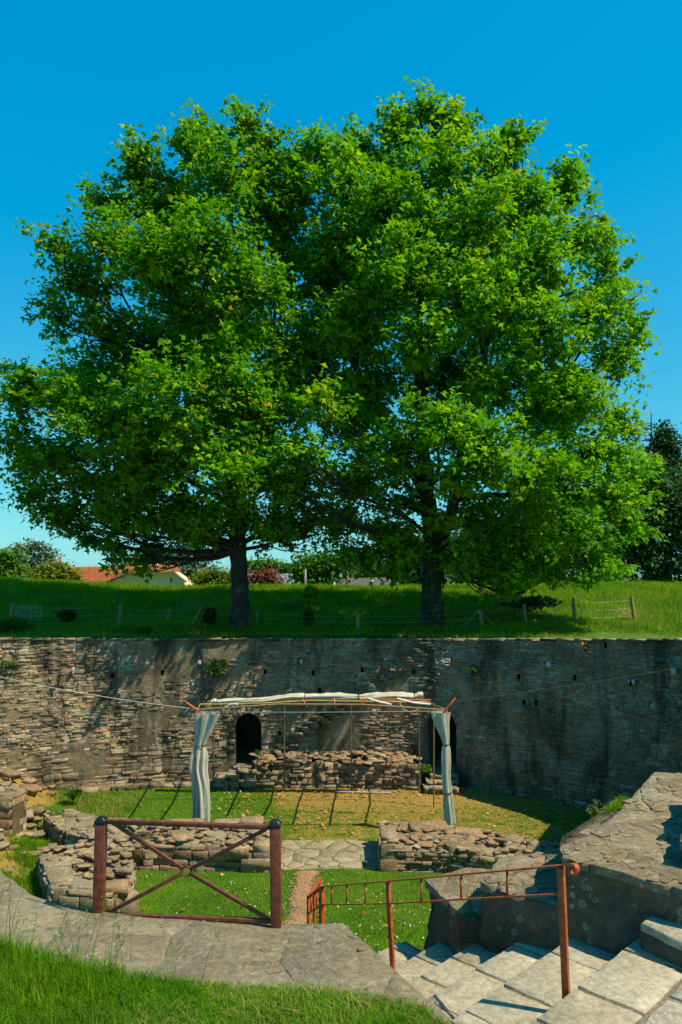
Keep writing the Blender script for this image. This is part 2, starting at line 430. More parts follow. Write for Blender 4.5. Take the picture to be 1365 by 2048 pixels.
def slab_mesh(c, z, th, tilt, mat, r, bev=.012):
    n = len(c); ctr = c.mean(0)
    d = c - ctr; L = np.linalg.norm(d, axis=1, keepdims=True)
    inn = ctr + d * np.maximum(0, 1 - bev / np.maximum(L, 1e-3))
    zt = z + (c - ctr) @ tilt
    # roughen outlines by adding midpoints
    V = [(*p, z - th) for p in c] + [(*p, zz - bev * .7) for p, zz in zip(c, zt)] + [(*p, zz + r.uniform(-.003, .003)) for p, zz in zip(inn, zt)]
    F4 = []
    for i in range(n):
        j = (i + 1) % n; F4 += [(i, j, n + j, n + i), (n + i, n + j, 2 * n + j, 2 * n + i)]
    area = np.dot(c[:, 0], np.roll(c[:, 1], -1)) - np.dot(c[:, 1], np.roll(c[:, 0], -1))
    top = tuple(range(2 * n, 3 * n))
    return meshnp('slab', V, [np.array(F4), np.array([top])], None, mat)
def roughen(c, r, amp=.012, step=.12):
    out = []
    for i in range(len(c)):
        a, b = c[i], c[(i + 1) % len(c)]; L = np.linalg.norm(b - a); k = max(1, int(L / step)); nrm = np.array([-(b - a)[1], (b - a)[0]]) / max(L, 1e-6)
        out.append(a)
        for q in range(1, k): out.append(a + (b - a) * q / k + nrm * r.uniform(-amp, amp))
    return np.array(out)
def flags(parent, poly, sx, sy, zf, mat, name='slab', ang=0, th=.08, gap=.012, jit=.35, zj=.01, tj=.012, seed=1, bev=.012, amp=.01, step=.15):
    r = np.random.default_rng(seed + 50)
    for c in flag_cells(poly, sx, sy, ang, jit, gap, seed):
        z = float(zf(*c.mean(0))) + r.uniform(-zj, zj)
        c = roughen(c, r, amp, step)
        link(name, slab_mesh(c, z, th, r.uniform(-tj, tj, 2), mat, r, bev), parent)

def prism(name, poly, z0, zt, mat, parent=None, step=.15, amp=.03, seed=0, closed=True, nt_=None, **k):
    """rough-faced solid: outline extruded from z0 to zt with displaced sides"""
    pts = roughen(np.array(poly, float), np.random.default_rng(seed), 0, step); n = len(pts)
    nz = max(2, int((zt - z0) / step)); V = []; ctr = pts.mean(0)
    nrm = []
    for i in range(n):
        t = pts[(i + 1) % n] - pts[i - 1]; q = np.array([t[1], -t[0]]); q = q / (np.linalg.norm(q) + 1e-9); nrm.append(q)
    A = sum(pts[i][0] * pts[(i + 1) % n][1] - pts[(i + 1) % n][0] * pts[i][1] for i in range(n))
    sg = 1 if A > 0 else -1
    for kz in range(nz + 1):
        z = z0 + (zt - z0) * kz / nz
        P3 = np.c_[pts, np.full(n, z)]
        d = (fbm(P3 * 2.2, seed, 4) - .5) * amp * 4 + (fbm(P3 * 9, seed + 9, 2) - .5) * amp
        for i in range(n):
            q = pts[i] + nrm[i] * sg * d[i]; V.append((q[0], q[1], z))
    F = []
    for kz in range(nz):
        for i in range(n):
            j = (i + 1) % n; F.append((kz * n + i, kz * n + j, (kz + 1) * n + j, (kz + 1) * n + i))
    top = tuple(nz * n + i for i in range(n))
    me = meshnp(name, V, [np.array(F), np.array([top])], None, mat)
    return link(name, me, parent, **k)

def face_stones(a, b, z0, z1, ch=(.10, .18), ln=(.18, .45), depth=.12, seed=3, prot=.04, skip=None, ztop=None):
    """courses of stones on the vertical face from a to b; outward is to the right-hand side of a->b turned to the viewer (-90 deg)"""
    r = np.random.default_rng(seed); a = np.array(a, float); b = np.array(b, float); L = np.linalg.norm(b - a); t = (b - a) / L
    out = np.array([t[1], -t[0]]); M4 = []; z = z0
    while z < z1 - .02:
        h = min(r.uniform(*ch), z1 - z); s = -r.uniform(0, ln[0])
        while s < L:
            l = min(r.uniform(*ln), L - s + .02)
            if l < .05: break
            zc = z + h / 2; sc = s + l / 2; p = a + t * sc
            top = ztop(sc) if ztop else 1e9
            if s > -.05 and zc < top and not (skip and skip(sc, zc)):
                th = r.normal(0, .03); up = np.array([t[0] * math.sin(th), t[1] * math.sin(th), math.cos(th)]); tx = np.array([t[0] * math.cos(th), t[1] * math.cos(th), -math.sin(th)])
                hh = h * r.uniform(.82, 1.02)
                M4.append(mat4((*(p - out * (depth * .6)), zc), tx, (*out, 0), up, (l * .96, depth * .6 + prot * r.uniform(.2, 1.6), hh)))
            s += l
        z += h
    return M4

# ------------------------------------------------------------ arena wall course
wp = np.array([(-17, 17), (-14.6, 20.8), (-11.8, 23.6), (-8.8, 25.2), (-4.5, 26.25), (0, 26.5), (3.6, 25.85), (5.4, 24.9), (7.4, 23.3), (9.6, 20.6), (11, 17.6), (11.8, 14)], float)
def catmull(P, n=24):
    out = []; Q = np.vstack([2 * P[0] - P[1], P, 2 * P[-1] - P[-2]])
    for i in range(1, len(Q) - 2):
        for t in np.linspace(0, 1, n, endpoint=False):
            out.append(.5 * ((2 * Q[i]) + (-Q[i - 1] + Q[i + 1]) * t + (2 * Q[i - 1] - 5 * Q[i] + 4 * Q[i + 1] - Q[i + 2]) * t ** 2 + (-Q[i - 1] + 3 * Q[i] - 3 * Q[i + 1] + Q[i + 2]) * t ** 3))
    out.append(P[-1]); return np.array(out)
WC = catmull(wp); WS = np.r_[0, np.cumsum(np.linalg.norm(np.diff(WC, axis=0), axis=1))]
def wpos(s):
    return np.array([np.interp(s, WS, WC[:, 0]), np.interp(s, WS, WC[:, 1])])
def wfrm(s):
    a = wpos(s - .15); b = wpos(s + .15); t = (b - a) / np.linalg.norm(b - a); return wpos(s), t, np.array([t[1], -t[0]])
WPX = WC[:, 0] / WC[:, 1] * FOC + 682.5
def s_of_px(px): return float(np.interp(px, WPX, WS))
def wall_at(px, py):
    s = s_of_px(px); p = wpos(s); return s, E - (py - HOR) / FOC * p[1]
def wtop(s):
    p = wpos(s); return E - (1279 - HOR) / FOC * p[1]     # the top line reads level in the photo
SL = WS[-1]

# openings: (s_centre, half width, z0, spring z, arched)
def door(pxl, pxr, pyb, pyt):
    s0 = s_of_px(pxl); s1 = s_of_px(pxr); _, zb = wall_at((pxl + pxr) / 2, pyb); _, zt = wall_at((pxl + pxr) / 2, pyt)
    return [(s0 + s1) / 2, (s1 - s0) / 2, zb, zt]
D1 = door(471, 523, 1533, 1427); D2 = door(857, 913, 1541, 1424)
DOORS = [D1, D2]
holes = []
for px, py in ((225, 1351), (325, 1345), (530, 1343), (627, 1346), (725, 1340), (828, 1344), (1038, 1353), (1150, 1355), (1048, 1404), (1073, 1406), (118, 1358), (1262, 1366), (1212, 1290), (560, 1466), (640, 1380)):
    s, z = wall_at(px, py); holes.append((s, .05, z - .09, z + .08))
def door_top(D, s):
    d = abs(s - D[0]); rr = D[1]
    return D[3] - rr + math.sqrt(max(0, rr * rr - d * d))
def in_open(s, z, l=0, h=0):
    for D in DOORS:
        if abs(s - D[0]) < D[1] + l / 2 - .01 and D[2] - h / 2 < z < door_top(D, min(max(s, D[0] - D[1]), D[0] + D[1])) + h / 2 + .17: return True
    for (hs, hw, a, b) in holes:
        if abs(s - hs) < hw + l / 2 and a - h / 2 + .01 < z < b + h / 2 - .01: return True
    return False
arena_wall = empty('arena_wall', (0, 26, 0), label='tall curved old stone wall around the arena with two arched doorways', cat='wall')
# backing
br = sorted(set([0, SL] + list(np.arange(0, SL, .25)) + [x for D in DOORS for x in np.linspace(D[0] - D[1], D[0] + D[1], 13)] + [x for h in holes for x in (h[0] - h[1], h[0] + h[1])]))
V = []; F = []
def bkpt(s, z):
    p, t, n = wfrm(s); d = (fbm(np.array([p[0] * 1.5, z * 1.5, p[1]]), 5, 3) - .5) * .07
    q = p + n * (d + .002); return (q[0], q[1], z)
for i in range(len(br) - 1):
    a, b = br[i], br[i + 1]; m = (a + b) / 2
    if b - a < 1e-4: continue
    cuts = []
    for D in DOORS:
        if abs(m - D[0]) < D[1]: cuts.append((D[2], D[2], door_top(D, a), door_top(D, b)))
    for hh in holes:
        if abs(m - hh[0]) < hh[1]: cuts.append((hh[2], hh[2], hh[3], hh[3]))
    cuts.sort(); za, zb = -.3, -.3
    spans = []
    for (c0, c1, e0, e1) in cuts: spans.append((za, zb, c0, c1)); za, zb = e0, e1
    spans.append((za, zb, wtop(a), wtop(b)))
    for (p0, p1, q0, q1) in spans:
        k = max(1, int((q0 - p0) / .4))
        for j in range(k):
            f0, f1 = j / k, (j + 1) / k; n = len(V)
            V += [bkpt(a, p0 + (q0 - p0) * f0), bkpt(b, p1 + (q1 - p1) * f0), bkpt(b, p1 + (q1 - p1) * f1), bkpt(a, p0 + (q0 - p0) * f1)]
            F.append((n, n + 1, n + 2, n + 3))
link('mortar_face', meshnp('mortar_face', V, [np.array(F)], None, M['mortar']), arena_wall)
# top of wall going back
V = []; F = []
for i, s in enumerate(np.arange(0, SL + .01, .5)):
    p, t, n = wfrm(s); z = wtop(s)
    for d in (0, .35, .8): V.append((*(p - n * d), z - (.0 if d == 0 else .02)))
    for d in (.8,): V.append((*(p - n * d), z - 1))
    if i: b_ = i * 4; F += [(b_ - 4 + k, b_ + k, b_ + k + 1, b_ - 3 + k) for k in range(3)]
link('wall_core', meshnp('wall_core', V, [np.array(F)], None, M['mortar']), arena_wall)
# recesses of doors and holes
mb = MB()
for D in DOORS:
    p, t, n = wfrm(D[0]); ring = [(-D[1], D[2])] + [(D[1] * math.cos(a) * -1, door_top(D, D[0] + D[1] * math.cos(a))) for a in np.linspace(0, math.pi, 13)] + [(D[1], D[2])]
    ring = [(-D[1], D[2])] + [(x, door_top(D, D[0] + x)) for x in np.linspace(-D[1] + 1e-4, D[1] - 1e-4, 13)] + [(D[1], D[2])]
    Vv = []
    for dep in (-.02, 1.0, 3.0):
        for (x, z) in ring: q = p + t * x - n * dep; Vv.append((q[0], q[1], z))
    k = len(ring); Ff = []
    for l in range(2):
        for i in range(k): j = (i + 1) % k; Ff.append((l * k + i, l * k + j, (l + 1) * k + j, (l + 1) * k + i))
    Ff.append(tuple(range(2 * k, 3 * k)))
    mb.add(Vv, Ff)
mb.build('doorway', M['mortar'], arena_wall)
mb = MB()
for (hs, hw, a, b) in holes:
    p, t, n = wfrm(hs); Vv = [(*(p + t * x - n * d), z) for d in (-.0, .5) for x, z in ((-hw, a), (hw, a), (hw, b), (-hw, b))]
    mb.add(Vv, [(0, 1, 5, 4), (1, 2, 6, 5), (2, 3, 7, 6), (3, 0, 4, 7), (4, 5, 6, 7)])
mb.build('putlog_hole', M['hole_shade'], arena_wall)
# courses
L = []; z = 0.0; r = np.random.default_rng(11)
while z < 5.3:
    low = z < 1.3
    h = r.uniform(.10, .20) if low else r.uniform(.06, .125)
    s = r.uniform(0, .3)
    while s < SL - .4:
        l = (r.uniform(.2, .6) if low else r.choice([r.uniform(.08, .22), r.uniform(.18, .5)])); sc = s + l / 2; zc = z + h / 2 + (.07 * math.sin(sc * .45 + z * .6) + .035 * math.sin(1.5 * sc + z * 2.1)) * min(1, z)
        px = np.interp(sc, WS, WPX)
        if zc + h / 2 < wtop(sc) - .01 and not in_open(sc, zc, l, h):
            p, t, n = wfrm(sc)
            pl = fbm(np.array([p[0] * .45, zc * .7, 2.0]), 21, 3)     # plastered zones hide the stones
            pr = .030 - .09 * max(0, (pl - .50)) * 4 + r.uniform(-.02, .03)
            if pr > -.01 and r.random() > .045:
                th = r.normal(0, .028)
                if h > .095 and r.random() < .3:      # two thin stones instead of one
                    for dz in (-.25, .25): L.append(mat4((*(p - n * .1), zc + dz * h), (*t, 0), (*n, 0), (0, 0, 1), (l * r.uniform(.9, 1), .1 + max(.008, pr) * r.uniform(.5, 1), h * .48)))
                    s += l; continue
                L.append(mat4((*(p - n * .1), zc), (t[0] * math.cos(th), t[1] * math.cos(th), math.sin(th)), (*n, 0), (0, 0, 1), (l * .99, .1 + max(.012, pr) * .8, h * r.uniform(.93, 1.0))))
        s += l
    z += h
# top course, uneven
s = .2
while s < SL - .5:
    l = r.uniform(.25, .7); p, t, n = wfrm(s + l / 2); hh = r.uniform(.05, .09)
    L.append(mat4((*(p - n * .3), wtop(s) + .0), (*t, 0), (*n, 0), (0, 0, 1), (l * .97, .36 + r.uniform(0, .04), hh))); s += l
# broken stair scar: stepped stones jutting out along a rising diagonal
scar = [(519, 1528), (530, 1515), (545, 1500), (560, 1488), (575, 1478), (592, 1464), (606, 1452), (622, 1444), (638, 1433), (655, 1423), (672, 1412), (690, 1402), (712, 1386), (735, 1368), (760, 1352), (786, 1333), (812, 1316), (835, 1298), (850, 1286)]
corb = []
for k, (px, py) in enumerate(scar):
    s, zz = wall_at(px, py); p, t, n = wfrm(s); out = .26 if k < 13 else .16
    for q in range(3):
        corb.append(mat4((*(p + t * (.12 * q + r.uniform(-.03, .03)) - n * .1), zz - .09 * q), (*t, 0), (*n, 0), (0, 0, 1), (r.uniform(.28, .46), .1 + out * r.uniform(.55, 1.1) * (1 - .22 * q), r.uniform(.07, .1))))
place_stones(arena_wall, L + corb, M['wall'])
# arch stones
for D in DOORS:
    p, t, n = wfrm(D[0]); V4 = []
    nA = 11
    for k in range(nA):
        a = math.pi * (k + .5) / nA; rr = D[1] + .12; x = math.cos(a) * rr; zz = D[3] - D[1] + math.sin(a) * rr
        tx = np.array([t[0] * -math.sin(a), t[1] * -math.sin(a), math.cos(a)]); up = np.array([t[0] * math.cos(a), t[1] * math.cos(a), math.sin(a)])
        q = p + t * x - n * .15
        V4.append(mat4((*q, zz), tx, (*n, 0), up, (rr * math.pi / nA * .93, .15 + .05 + r.uniform(0, .02), .22)))
    zz = D[2]
    while zz < D[3] - D[1]:
        h = r.uniform(.18, .3)
        for sg in (-1, 1):
            q = p + t * sg * (D[1] + .12) - n * .15
            V4.append(mat4((*q, zz + h / 2), (*t, 0), (*n, 0), (0, 0, 1), (.23, .15 + .045, h * .95)))
        zz += h
    place_stones(arena_wall, V4, M['wall'], 'arch_stone')

# ------------------------------------------------------------ terrain
Lp = [(-.9, 6.95), (0.0, 6.92)]
def zfloor(x, y):
    x = np.asarray(x, float); y = np.asarray(y, float)
    ramp_ = np.interp(y, [4, 7.5, 8.5, 9.6, 11, 13, 15.5, 18.3], [3.4, 3.2, 2.85, 2.35, 1.85, 1.2, .5, 0])
    k = sstep(-4.2, -1.2, x)
    z = ramp_ * k
    # left rubble slope rising to the wall
    lf = sstep(-7.3, -11.5, x + .30 * (y - 20)) * sstep(13, 16, y)
    z = z + lf * 1.5
    z = z + (n2(x, y, .8, 3) - .5) * .10 + (n2(x, y, 3, 4) - .5) * .03
    return z
def soil_mask(x, y):
    m = sstep(-3.6, -.8, x + (n2(x, y, .7, 8) - .5) * 1.5) * sstep(20.0, 20.9, y + (n2(x, y, .9, 9) - .5) * 1.2)
    m = m * (.56 + .3 * sstep(22.8, 24.2, y) + .35 * (n2(x, y, .55, 88) - .5))
    l = sstep(-7.6, -8.6, x + .32 * (y - 20) + (n2(x, y, 1.2, 15) - .5) * 2.5) * .85
    e = sstep(.5, 0, abs(x + 5.8 + (y - 21) * .5)) * 0
    return np.clip(np.maximum(m, l), 0, 1)
def grid_sheet(name, x0, x1, y0, y1, nx, ny, zf, mat, soilf=None, mask=None, **k):
    X, Y = np.meshgrid(np.linspace(x0, x1, nx), np.linspace(y0, y1, ny)); Z = zf(X, Y)
    V = np.stack([X, Y, Z], -1).reshape(-1, 3)
    i = np.arange(nx * ny).reshape(ny, nx); F = np.stack([i[:-1, :-1], i[:-1, 1:], i[1:, 1:], i[1:, :-1]], -1).reshape(-1, 4)
    if mask is not None:
        c = V[F].mean(1); F = F[mask(c[:, 0], c[:, 1])]
    soil = soilf(V[:, 0], V[:, 1]) if soilf else np.zeros(len(V))
    return link(name, meshnp(name, V, [F], None, mat, True, {'soil': soil}), None, kind='structure', **k)
grid_sheet('arena_floor', -18, 14, 7.0, 27, 200, 150, zfloor, M['floor'], soil_mask)
def zbank(x, y):
    x = np.asarray(x, float); y = np.asarray(y, float)
    z = np.interp(y, [17, 26, 27.5, 29, 31, 33, 35.5, 38, 46, 60, 90, 200], [4.9, 4.98, 5.1, 5.3, 5.6, 5.95, 6.38, 6.55, 6.4, 5.0, 3.2, 2.8])
    z = z + sstep(-9, -19, x) * np.interp(y, [28, 34, 40, 50], [0, .3, .5, .3])
    z = z + sstep(4, 14, x) * np.interp(y, [28, 34, 40, 50], [0, .2, .2, 0])
    z = z + (n2(x, y, .35, 31) - .5) * .35 * sstep(27.5, 30, y) + (n2(x, y, 1.2, 32) - .5) * .12
    return z
def soil_bank(x, y):
    m = sstep(.60, .72, n2(x, y, .6, 44)) * .6 * sstep(36, 33, y)
    m = np.maximum(m, sstep(1.4, .3, np.hypot(x - 12.0, (y - 31.0) * 1.2)) * .8)
    m = np.maximum(m, sstep(1.6, .4, np.hypot(x + 13.2, (y - 30.5))) * .8)
    m = np.maximum(m, sstep(27.3, 26.9, y) * .5)
    return m
wall_poly = [tuple(wpos(s) - wfrm(s)[2] * .45) for s in np.linspace(0.3, SL - .3, 60)] + [(12.8, 0), (-17, 0)]
bx = np.array(wall_poly)
def bank_mask(x, y): return ~inside(bx, x, y) & (y > 15)
# inner strip fitted to the wall line, then the open meadow
V = []; F = []; sv = np.arange(0, SL, .25); rows = [.45, .8, 1.3, 2, 3]
for i, s in enumerate(sv):
    p, t, n = wfrm(s)
    for j, d in enumerate(rows):
        q = p - n * d; z = float(zbank(q[0], max(q[1], 26) + (d if q[1] < 26 else 0)));  zz = wtop(s) - .04 + (z - (wtop(s) - .04)) * float(sstep(.45, 3, d)); V.append((q[0], q[1], zz))
    if i:
        for j in range(len(rows) - 1): b0 = (i - 1) * 5 + j; F.append((b0, b0 + 1, b0 + 6, b0 + 5))
V = np.array(V)
link('bank_edge', meshnp('bank_edge', V, [np.array(F)], None, M['bank'], True, {'soil': soil_bank(V[:, 0], V[:, 1]) * .6}), None, kind='structure')
wall_poly2 = [tuple(wpos(s) - wfrm(s)[2] * 2.6) for s in np.linspace(0.3, SL - .3, 60)] + [(15.5, 0), (-20, 0)]
grid_sheet('meadow_bank', -45, 45, 14, 64, 240, 160, lambda x, y: zbank(x, np.where(np.abs(x) > 10, np.maximum(y, 27), y)), M['bank'], soil_bank, lambda x, y: ~inside(np.array(wall_poly2), x, y))
grid_sheet('far_ground', -900, 900, 63.5, 1800, 30, 30, lambda x, y: zbank(0 * x, y) - .02, M['bank'])
grid_sheet('ground', -60, 60, -20, 30, 8, 8, lambda x, y: 0 * x - .6, M['earth'])
# ------------------------------------------------------------ ruins in the arena
def ruin_wall(name, label, cat, poly, z0, zt, faces, top=(.45, .35), seed=1, group=None, ch=(.09, .2), ln=(.15, .5), topmat='slab2', zj=.05, tang=0, core='earth', maxparts=300):
    """poly: CCW outline; faces: indices i of edges i->i+1 that get facing stones"""
    c = np.mean(np.array(poly), 0)
    t = empty(name, (c[0], c[1], z0), label=label, cat=cat, group=group)
    prism('core', poly, z0, zt - .07, M[core], t, .2, .03, seed)
    L = []
    for i in faces:
        a, b = poly[i], poly[(i + 1) % len(poly)]
        L += face_stones(a, b, z0, zt - .02, ch, ln, .14, seed * 7 + i, .05)
    place_stones(t, L, M['warm'] if topmat == 'slab2' else M['slab'], maxparts=maxparts)
    flags(t, poly, top[0], top[1], lambda x, y: zt + .04 * math.sin(x * 3 + y * 2), M[topmat], 'cap_stone', tang, .14, .012, .40, zj, .07, seed, .014, .025, .08)
    return t
LW = ruin_wall('low_ruin_wall', 'low thick ruined wall of orange brown rubble seen through the brown gate', 'low wall',
    [(-5.95, 18.55), (-1.68, 18.25), (-1.66, 19.75), (-4.2, 19.95), (-6.3, 20.3)], -.1, .63, [0, 1, 4], (.5, .4), 3, None, (.13, .24), (.25, .65))
# squared blocks at its right-hand end
mbk = []
for (x, y, z, sx, sy, sz) in ((-2.0, 18.2, .18, .85, .45, .36), (-1.92, 18.22, .52, .42, .5, .34), (-2.55, 18.2, .48, .6, .4, .3), (-1.95, 18.95, .66, .6, .5, .2), (-2.9, 19.6, .68, .9, .4, .16), (-4.0, 19.75, .68, .7, .35, .12), (-2.35, 19.6, .72, .6, .42, .2)):
    mbk.append(mat4((x, y + sy / 2, z - sz / 2), (1, .02, 0), (0, 0, 1), (0, -1, 0), (sx, sz, sy)))
place_stones(LW, mbk, M['warm'], 'block')
RWp = [(1.02, 18.35), (2.6, 18.25), (4.0, 17.7), (5.6, 16.6), (6.6, 17.6), (4.6, 19.1), (2.9, 19.9), (1.1, 20.3)]
RW = ruin_wall('low_ruin_wall', 'low ruined wall of dark flat stones curving away to the right towards the shadow', 'low wall',
    RWp, -.1, .56, [0, 1, 2, 3, 7], (.45, .35), 5, None, (.06, .13), (.18, .5))
place_stones(RW, [mat4((1.17, 18.42, .13), (1, 0, 0), (0, -1, 0), (0, 0, 1), (.42, .14, .34)), mat4((1.15, 18.43, .48), (1, .03, 0), (0, -1, 0), (.02, 0, 1), (.36, .13, .36)), mat4((1.0, 18.6, .3), (0, -1, 0), (-1, 0, 0), (0, 0, 1), (.4, .08, .7)), mat4((1.22, 19.3, .46), (1, 0, 0), (0, 0, 1), (0, -1, 0), (.4, .22, .9)), mat4((2.3, 19.75, .5), (1, .06, 0), (0, 0, 1), (.06, -1, 0), (1.0, .2, .5)), mat4((3.3, 19.35, .5), (1, -.2, 0), (0, 0, 1), (-.2, -1, 0), (.7, .18, .4))], M['warm'], 'block')
BK = ruin_wall('ruin_wall_stub', 'massive lichen covered wall stub standing behind the left gate post', 'wall stub',
    [(-6.05, 15.7), (-4.75, 15.55), (-4.5, 15.9), (-4.75, 17.2), (-5.35, 18.6), (-7.1, 18.4), (-7.0, 17.4)], -.3, .66, [0, 1, 2, 6, 5], (.75, .6), 8, None, (.16, .32), (.25, .6), 'slab2', .05)
place_stones(BK, [mat4((-4.62, 15.95, -.05), (.8, .6, 0), (0, 0, 1), (.6, -.8, 0), (.5, .56, .42)), mat4((-4.75, 15.85, .5), (.95, .2, 0), (0, 0, 1), (.2, -.95, 0), (.5, .24, .42))], M['warm'], 'boulder')
# pit wall left of the stub and low remains on the slope
ruin_wall('low_ruin_wall', 'small orange stone wall remnant on the left slope below the arena wall', 'low wall',
    [(-9.9, 19.6), (-8.6, 19.5), (-8.5, 20.2), (-9.9, 20.4)], .2, 1.5, [0, 1], (.5, .4), 13, None, (.16, .26), (.4, .9))
ruin_wall('low_ruin_wall', 'low crumbling band of stones linking the left slope to the gate view wall', 'low wall',
    [(-6.3, 19.0), (-6.2, 20.2), (-7.6, 21.2), (-8.3, 20.9), (-7.3, 19.6)], -.2, .62, [0, 3, 4], (.35, .3), 14, None, (.1, .2), (.2, .5))
# rubble platform at the foot of the wall between the two doors
sA, sB = s_of_px(514), s_of_px(845)
def offw(s, d): p, t, n = wfrm(s); return tuple(p + n * d)
front = [offw(s, .95) for s in np.linspace(sA, sB, 7)]; back = [offw(s, -.05) for s in np.linspace(sB, sA, 7)]
PF = empty('rubble_platform', (0, 25.8, 0), label='sunlit rubble stone platform along the wall between the two arched doorways', cat='platform')
prism('core', front + back, -.1, .80, M['earth'], PF, .2, .03, 4)
L = []
for i in range(6): L += face_stones(front[i], front[i + 1], -.02, .92 + .04 * math.sin(i * 2), (.08, .17), (.14, .42), .16, 60 + i, .06)
L += face_stones(back[-1], front[0], 0, .9, (.1, .18), (.2, .4), .15, 71, .05)
r = np.random.default_rng(5)
for i in range(150):
    s = r.uniform(sA, sB); d = r.uniform(.05, .9); p = offw(s, d); a = r.uniform(0, 6.28); z = .82 + (1 - d) * .22 + r.uniform(-.03, .05)
    L.append(mat4((*p, z), (math.cos(a), math.sin(a), r.uniform(-.15, .15)), (math.sin(a), -math.cos(a), 0), (0, 0, 1), (r.uniform(.15, .45), r.uniform(.12, .3), r.uniform(.05, .11))))
place_stones(PF, L, M['warm'])
# steps up to both doors
def block_steps(label, cat, blocks, cx):
    t = empty('stone_steps', (cx, 25.4, 0), label=label, cat=cat)
    for k, (px0, px1, pyb, pyt, Y, dep) in enumerate(blocks):
        a = at(px0, pyt, Y); b = at(px1, pyt, Y); zb = E - (pyb - HOR) / FOC * Y
        L = face_stones((a.x, Y), (b.x, Y), zb, a.z - .05, (.1, .2), (.2, .5), .14, 80 + k + int(cx * 3), .03)
        prism('core', [(a.x, Y + .02), (b.x, Y + .02), (b.x, Y + dep), (a.x, Y + dep)], min(zb, 0) - .1, a.z - .05, M['earth'], t, .2, .015, k)
        place_stones(t, L, M['warm'])
        flags(t, [(a.x - .02, Y - .05), (b.x + .02, Y - .05), (b.x + .02, Y + dep), (a.x - .02, Y + dep)], (b.x - a.x) * .8, dep, lambda x, y: a.z, M['slab2'], 'step', 0, .07, .015, .1, .004, .01, 90 + k, .012, .01)
    return t
block_steps('three rising stone block steps below the left arched doorway', 'steps', [(426, 455, 1584, 1558, 25.1, .9), (453, 477, 1584, 1551, 25.15, .9), (475, 512, 1582, 1540, 25.3, .9), (468, 515, 1552, 1533, 25.9, .45)], -3.7)
block_steps('three stone steps with orange sides beneath the right arched doorway', 'steps', [(850, 917, 1587, 1575, 24.7, .5), (855, 916, 1578, 1563, 25.0, .5), (862, 916, 1566, 1550, 25.3, .6)], 3.6)

# paving patch and gravel path
pv = empty('paving_patch', (-.5, 19.4, 0), kind='structure')
flags(pv, [(-1.62, 18.45), (.98, 18.5), (1.0, 20.3), (.2, 20.55), (-1.6, 20.4)], .5, .36, lambda x, y: float(zfloor(x, y)) + .015, M['path'], 'flagstone', .1, .06, .022, .40, .008, .01, 33, .012, .015, .12)
ys = np.linspace(8.4, 18.35, 50); V = []; F = []
for i, y in enumerate(ys):
    xc = -.78 + .05 * math.sin(y) ; wd = .30 + .05 * math.sin(y * 2.1)
    for j, u in enumerate((-1, -.33, .33, 1)):
        x = xc + u * (wd + .04 * math.sin(y * 5 + j)); V.append((x, y, float(zfloor(x, y)) + (.02 if abs(u) < .9 else -.01)))
    if i: b0 = (i - 1) * 4; F += [(b0 + j, b0 + j + 1, b0 + j + 5, b0 + j + 4) for j in range(3)]
gr_ = np.random.default_rng(8); Lg = []
for _ in range(900):
    yy = gr_.uniform(8.6, 18.3); xx = -.78 + .05 * math.sin(yy) + gr_.normal(0, .19); a_ = gr_.uniform(0, 6.28); s_ = gr_.uniform(.02, .055)
    Lg.append(mat4((xx, yy, float(zfloor(xx, yy)) + .015), (math.cos(a_), math.sin(a_), 0), (0, 0, 1), (math.sin(a_), -math.cos(a_), 0), (s_, .015, s_ * .7)))
link('gravel_path', meshnp('gravel_path', V, [np.array(F)], None, M['gravel'], True, {'soil': np.full(len(V), .5)}), None, kind='structure')

gv = empty('path_gravel', (-.78, 13, 0), kind='structure'); place_stones(gv, Lg, M['warm'], 'pebble', 0)

# ------------------------------------------------------------ foreground ledge
ZL = E - 3.2
back_edge = [(-6.2, 11.0), (-4.6, 9.4), (-3.67, 8.1), (-3.1, 7.5), (-2.5, 7.18), (-1.9, 7.02), (-.6, 6.86), (.02, 6.90)]
right_edge = [(.02, 6.90), (.35, 6.25), (.68, 5.62), (.81, 5.35)]
front_edge = [(.60, 5.60), (-.2, 5.72), (-1.3, 5.85), (-2.2, 6.0), (-3.0, 6.3), (-4.2, 6.9), (-5.4, 8.0), (-7.2, 10)]
ledge = list(reversed(front_edge)) + list(reversed(right_edge)) + list(reversed(back_edge[:-1]))
LD = empty('stone_ledge', (-1.5, 6.4, ZL), kind='structure')
ledge_body = ledge
prism('ledge_core', [(-7.4, 9.5)] + [(x, y - .25) for x, y in reversed(front_edge[:-1])] + [(.78, 5.1), (.83, 5.38), (.02, 6.86)] + [(x, y - .04) for x, y in reversed(back_edge[:-1])], 1.2, ZL - .010, M['joint'], LD, .25, .02, 6)
flags(LD, [(-7.3, 9.6)] + [(x, y - .2) for x, y in reversed(front_edge[:-1])] + [(.80, 5.2)] + list(reversed(right_edge)) + list(reversed(back_edge[:-1])), 1.15, .5, lambda x, y: ZL, M['slab'], 'slab', .03, .05, .002, .30, .0015, .003, 47, .003, .012, .09)
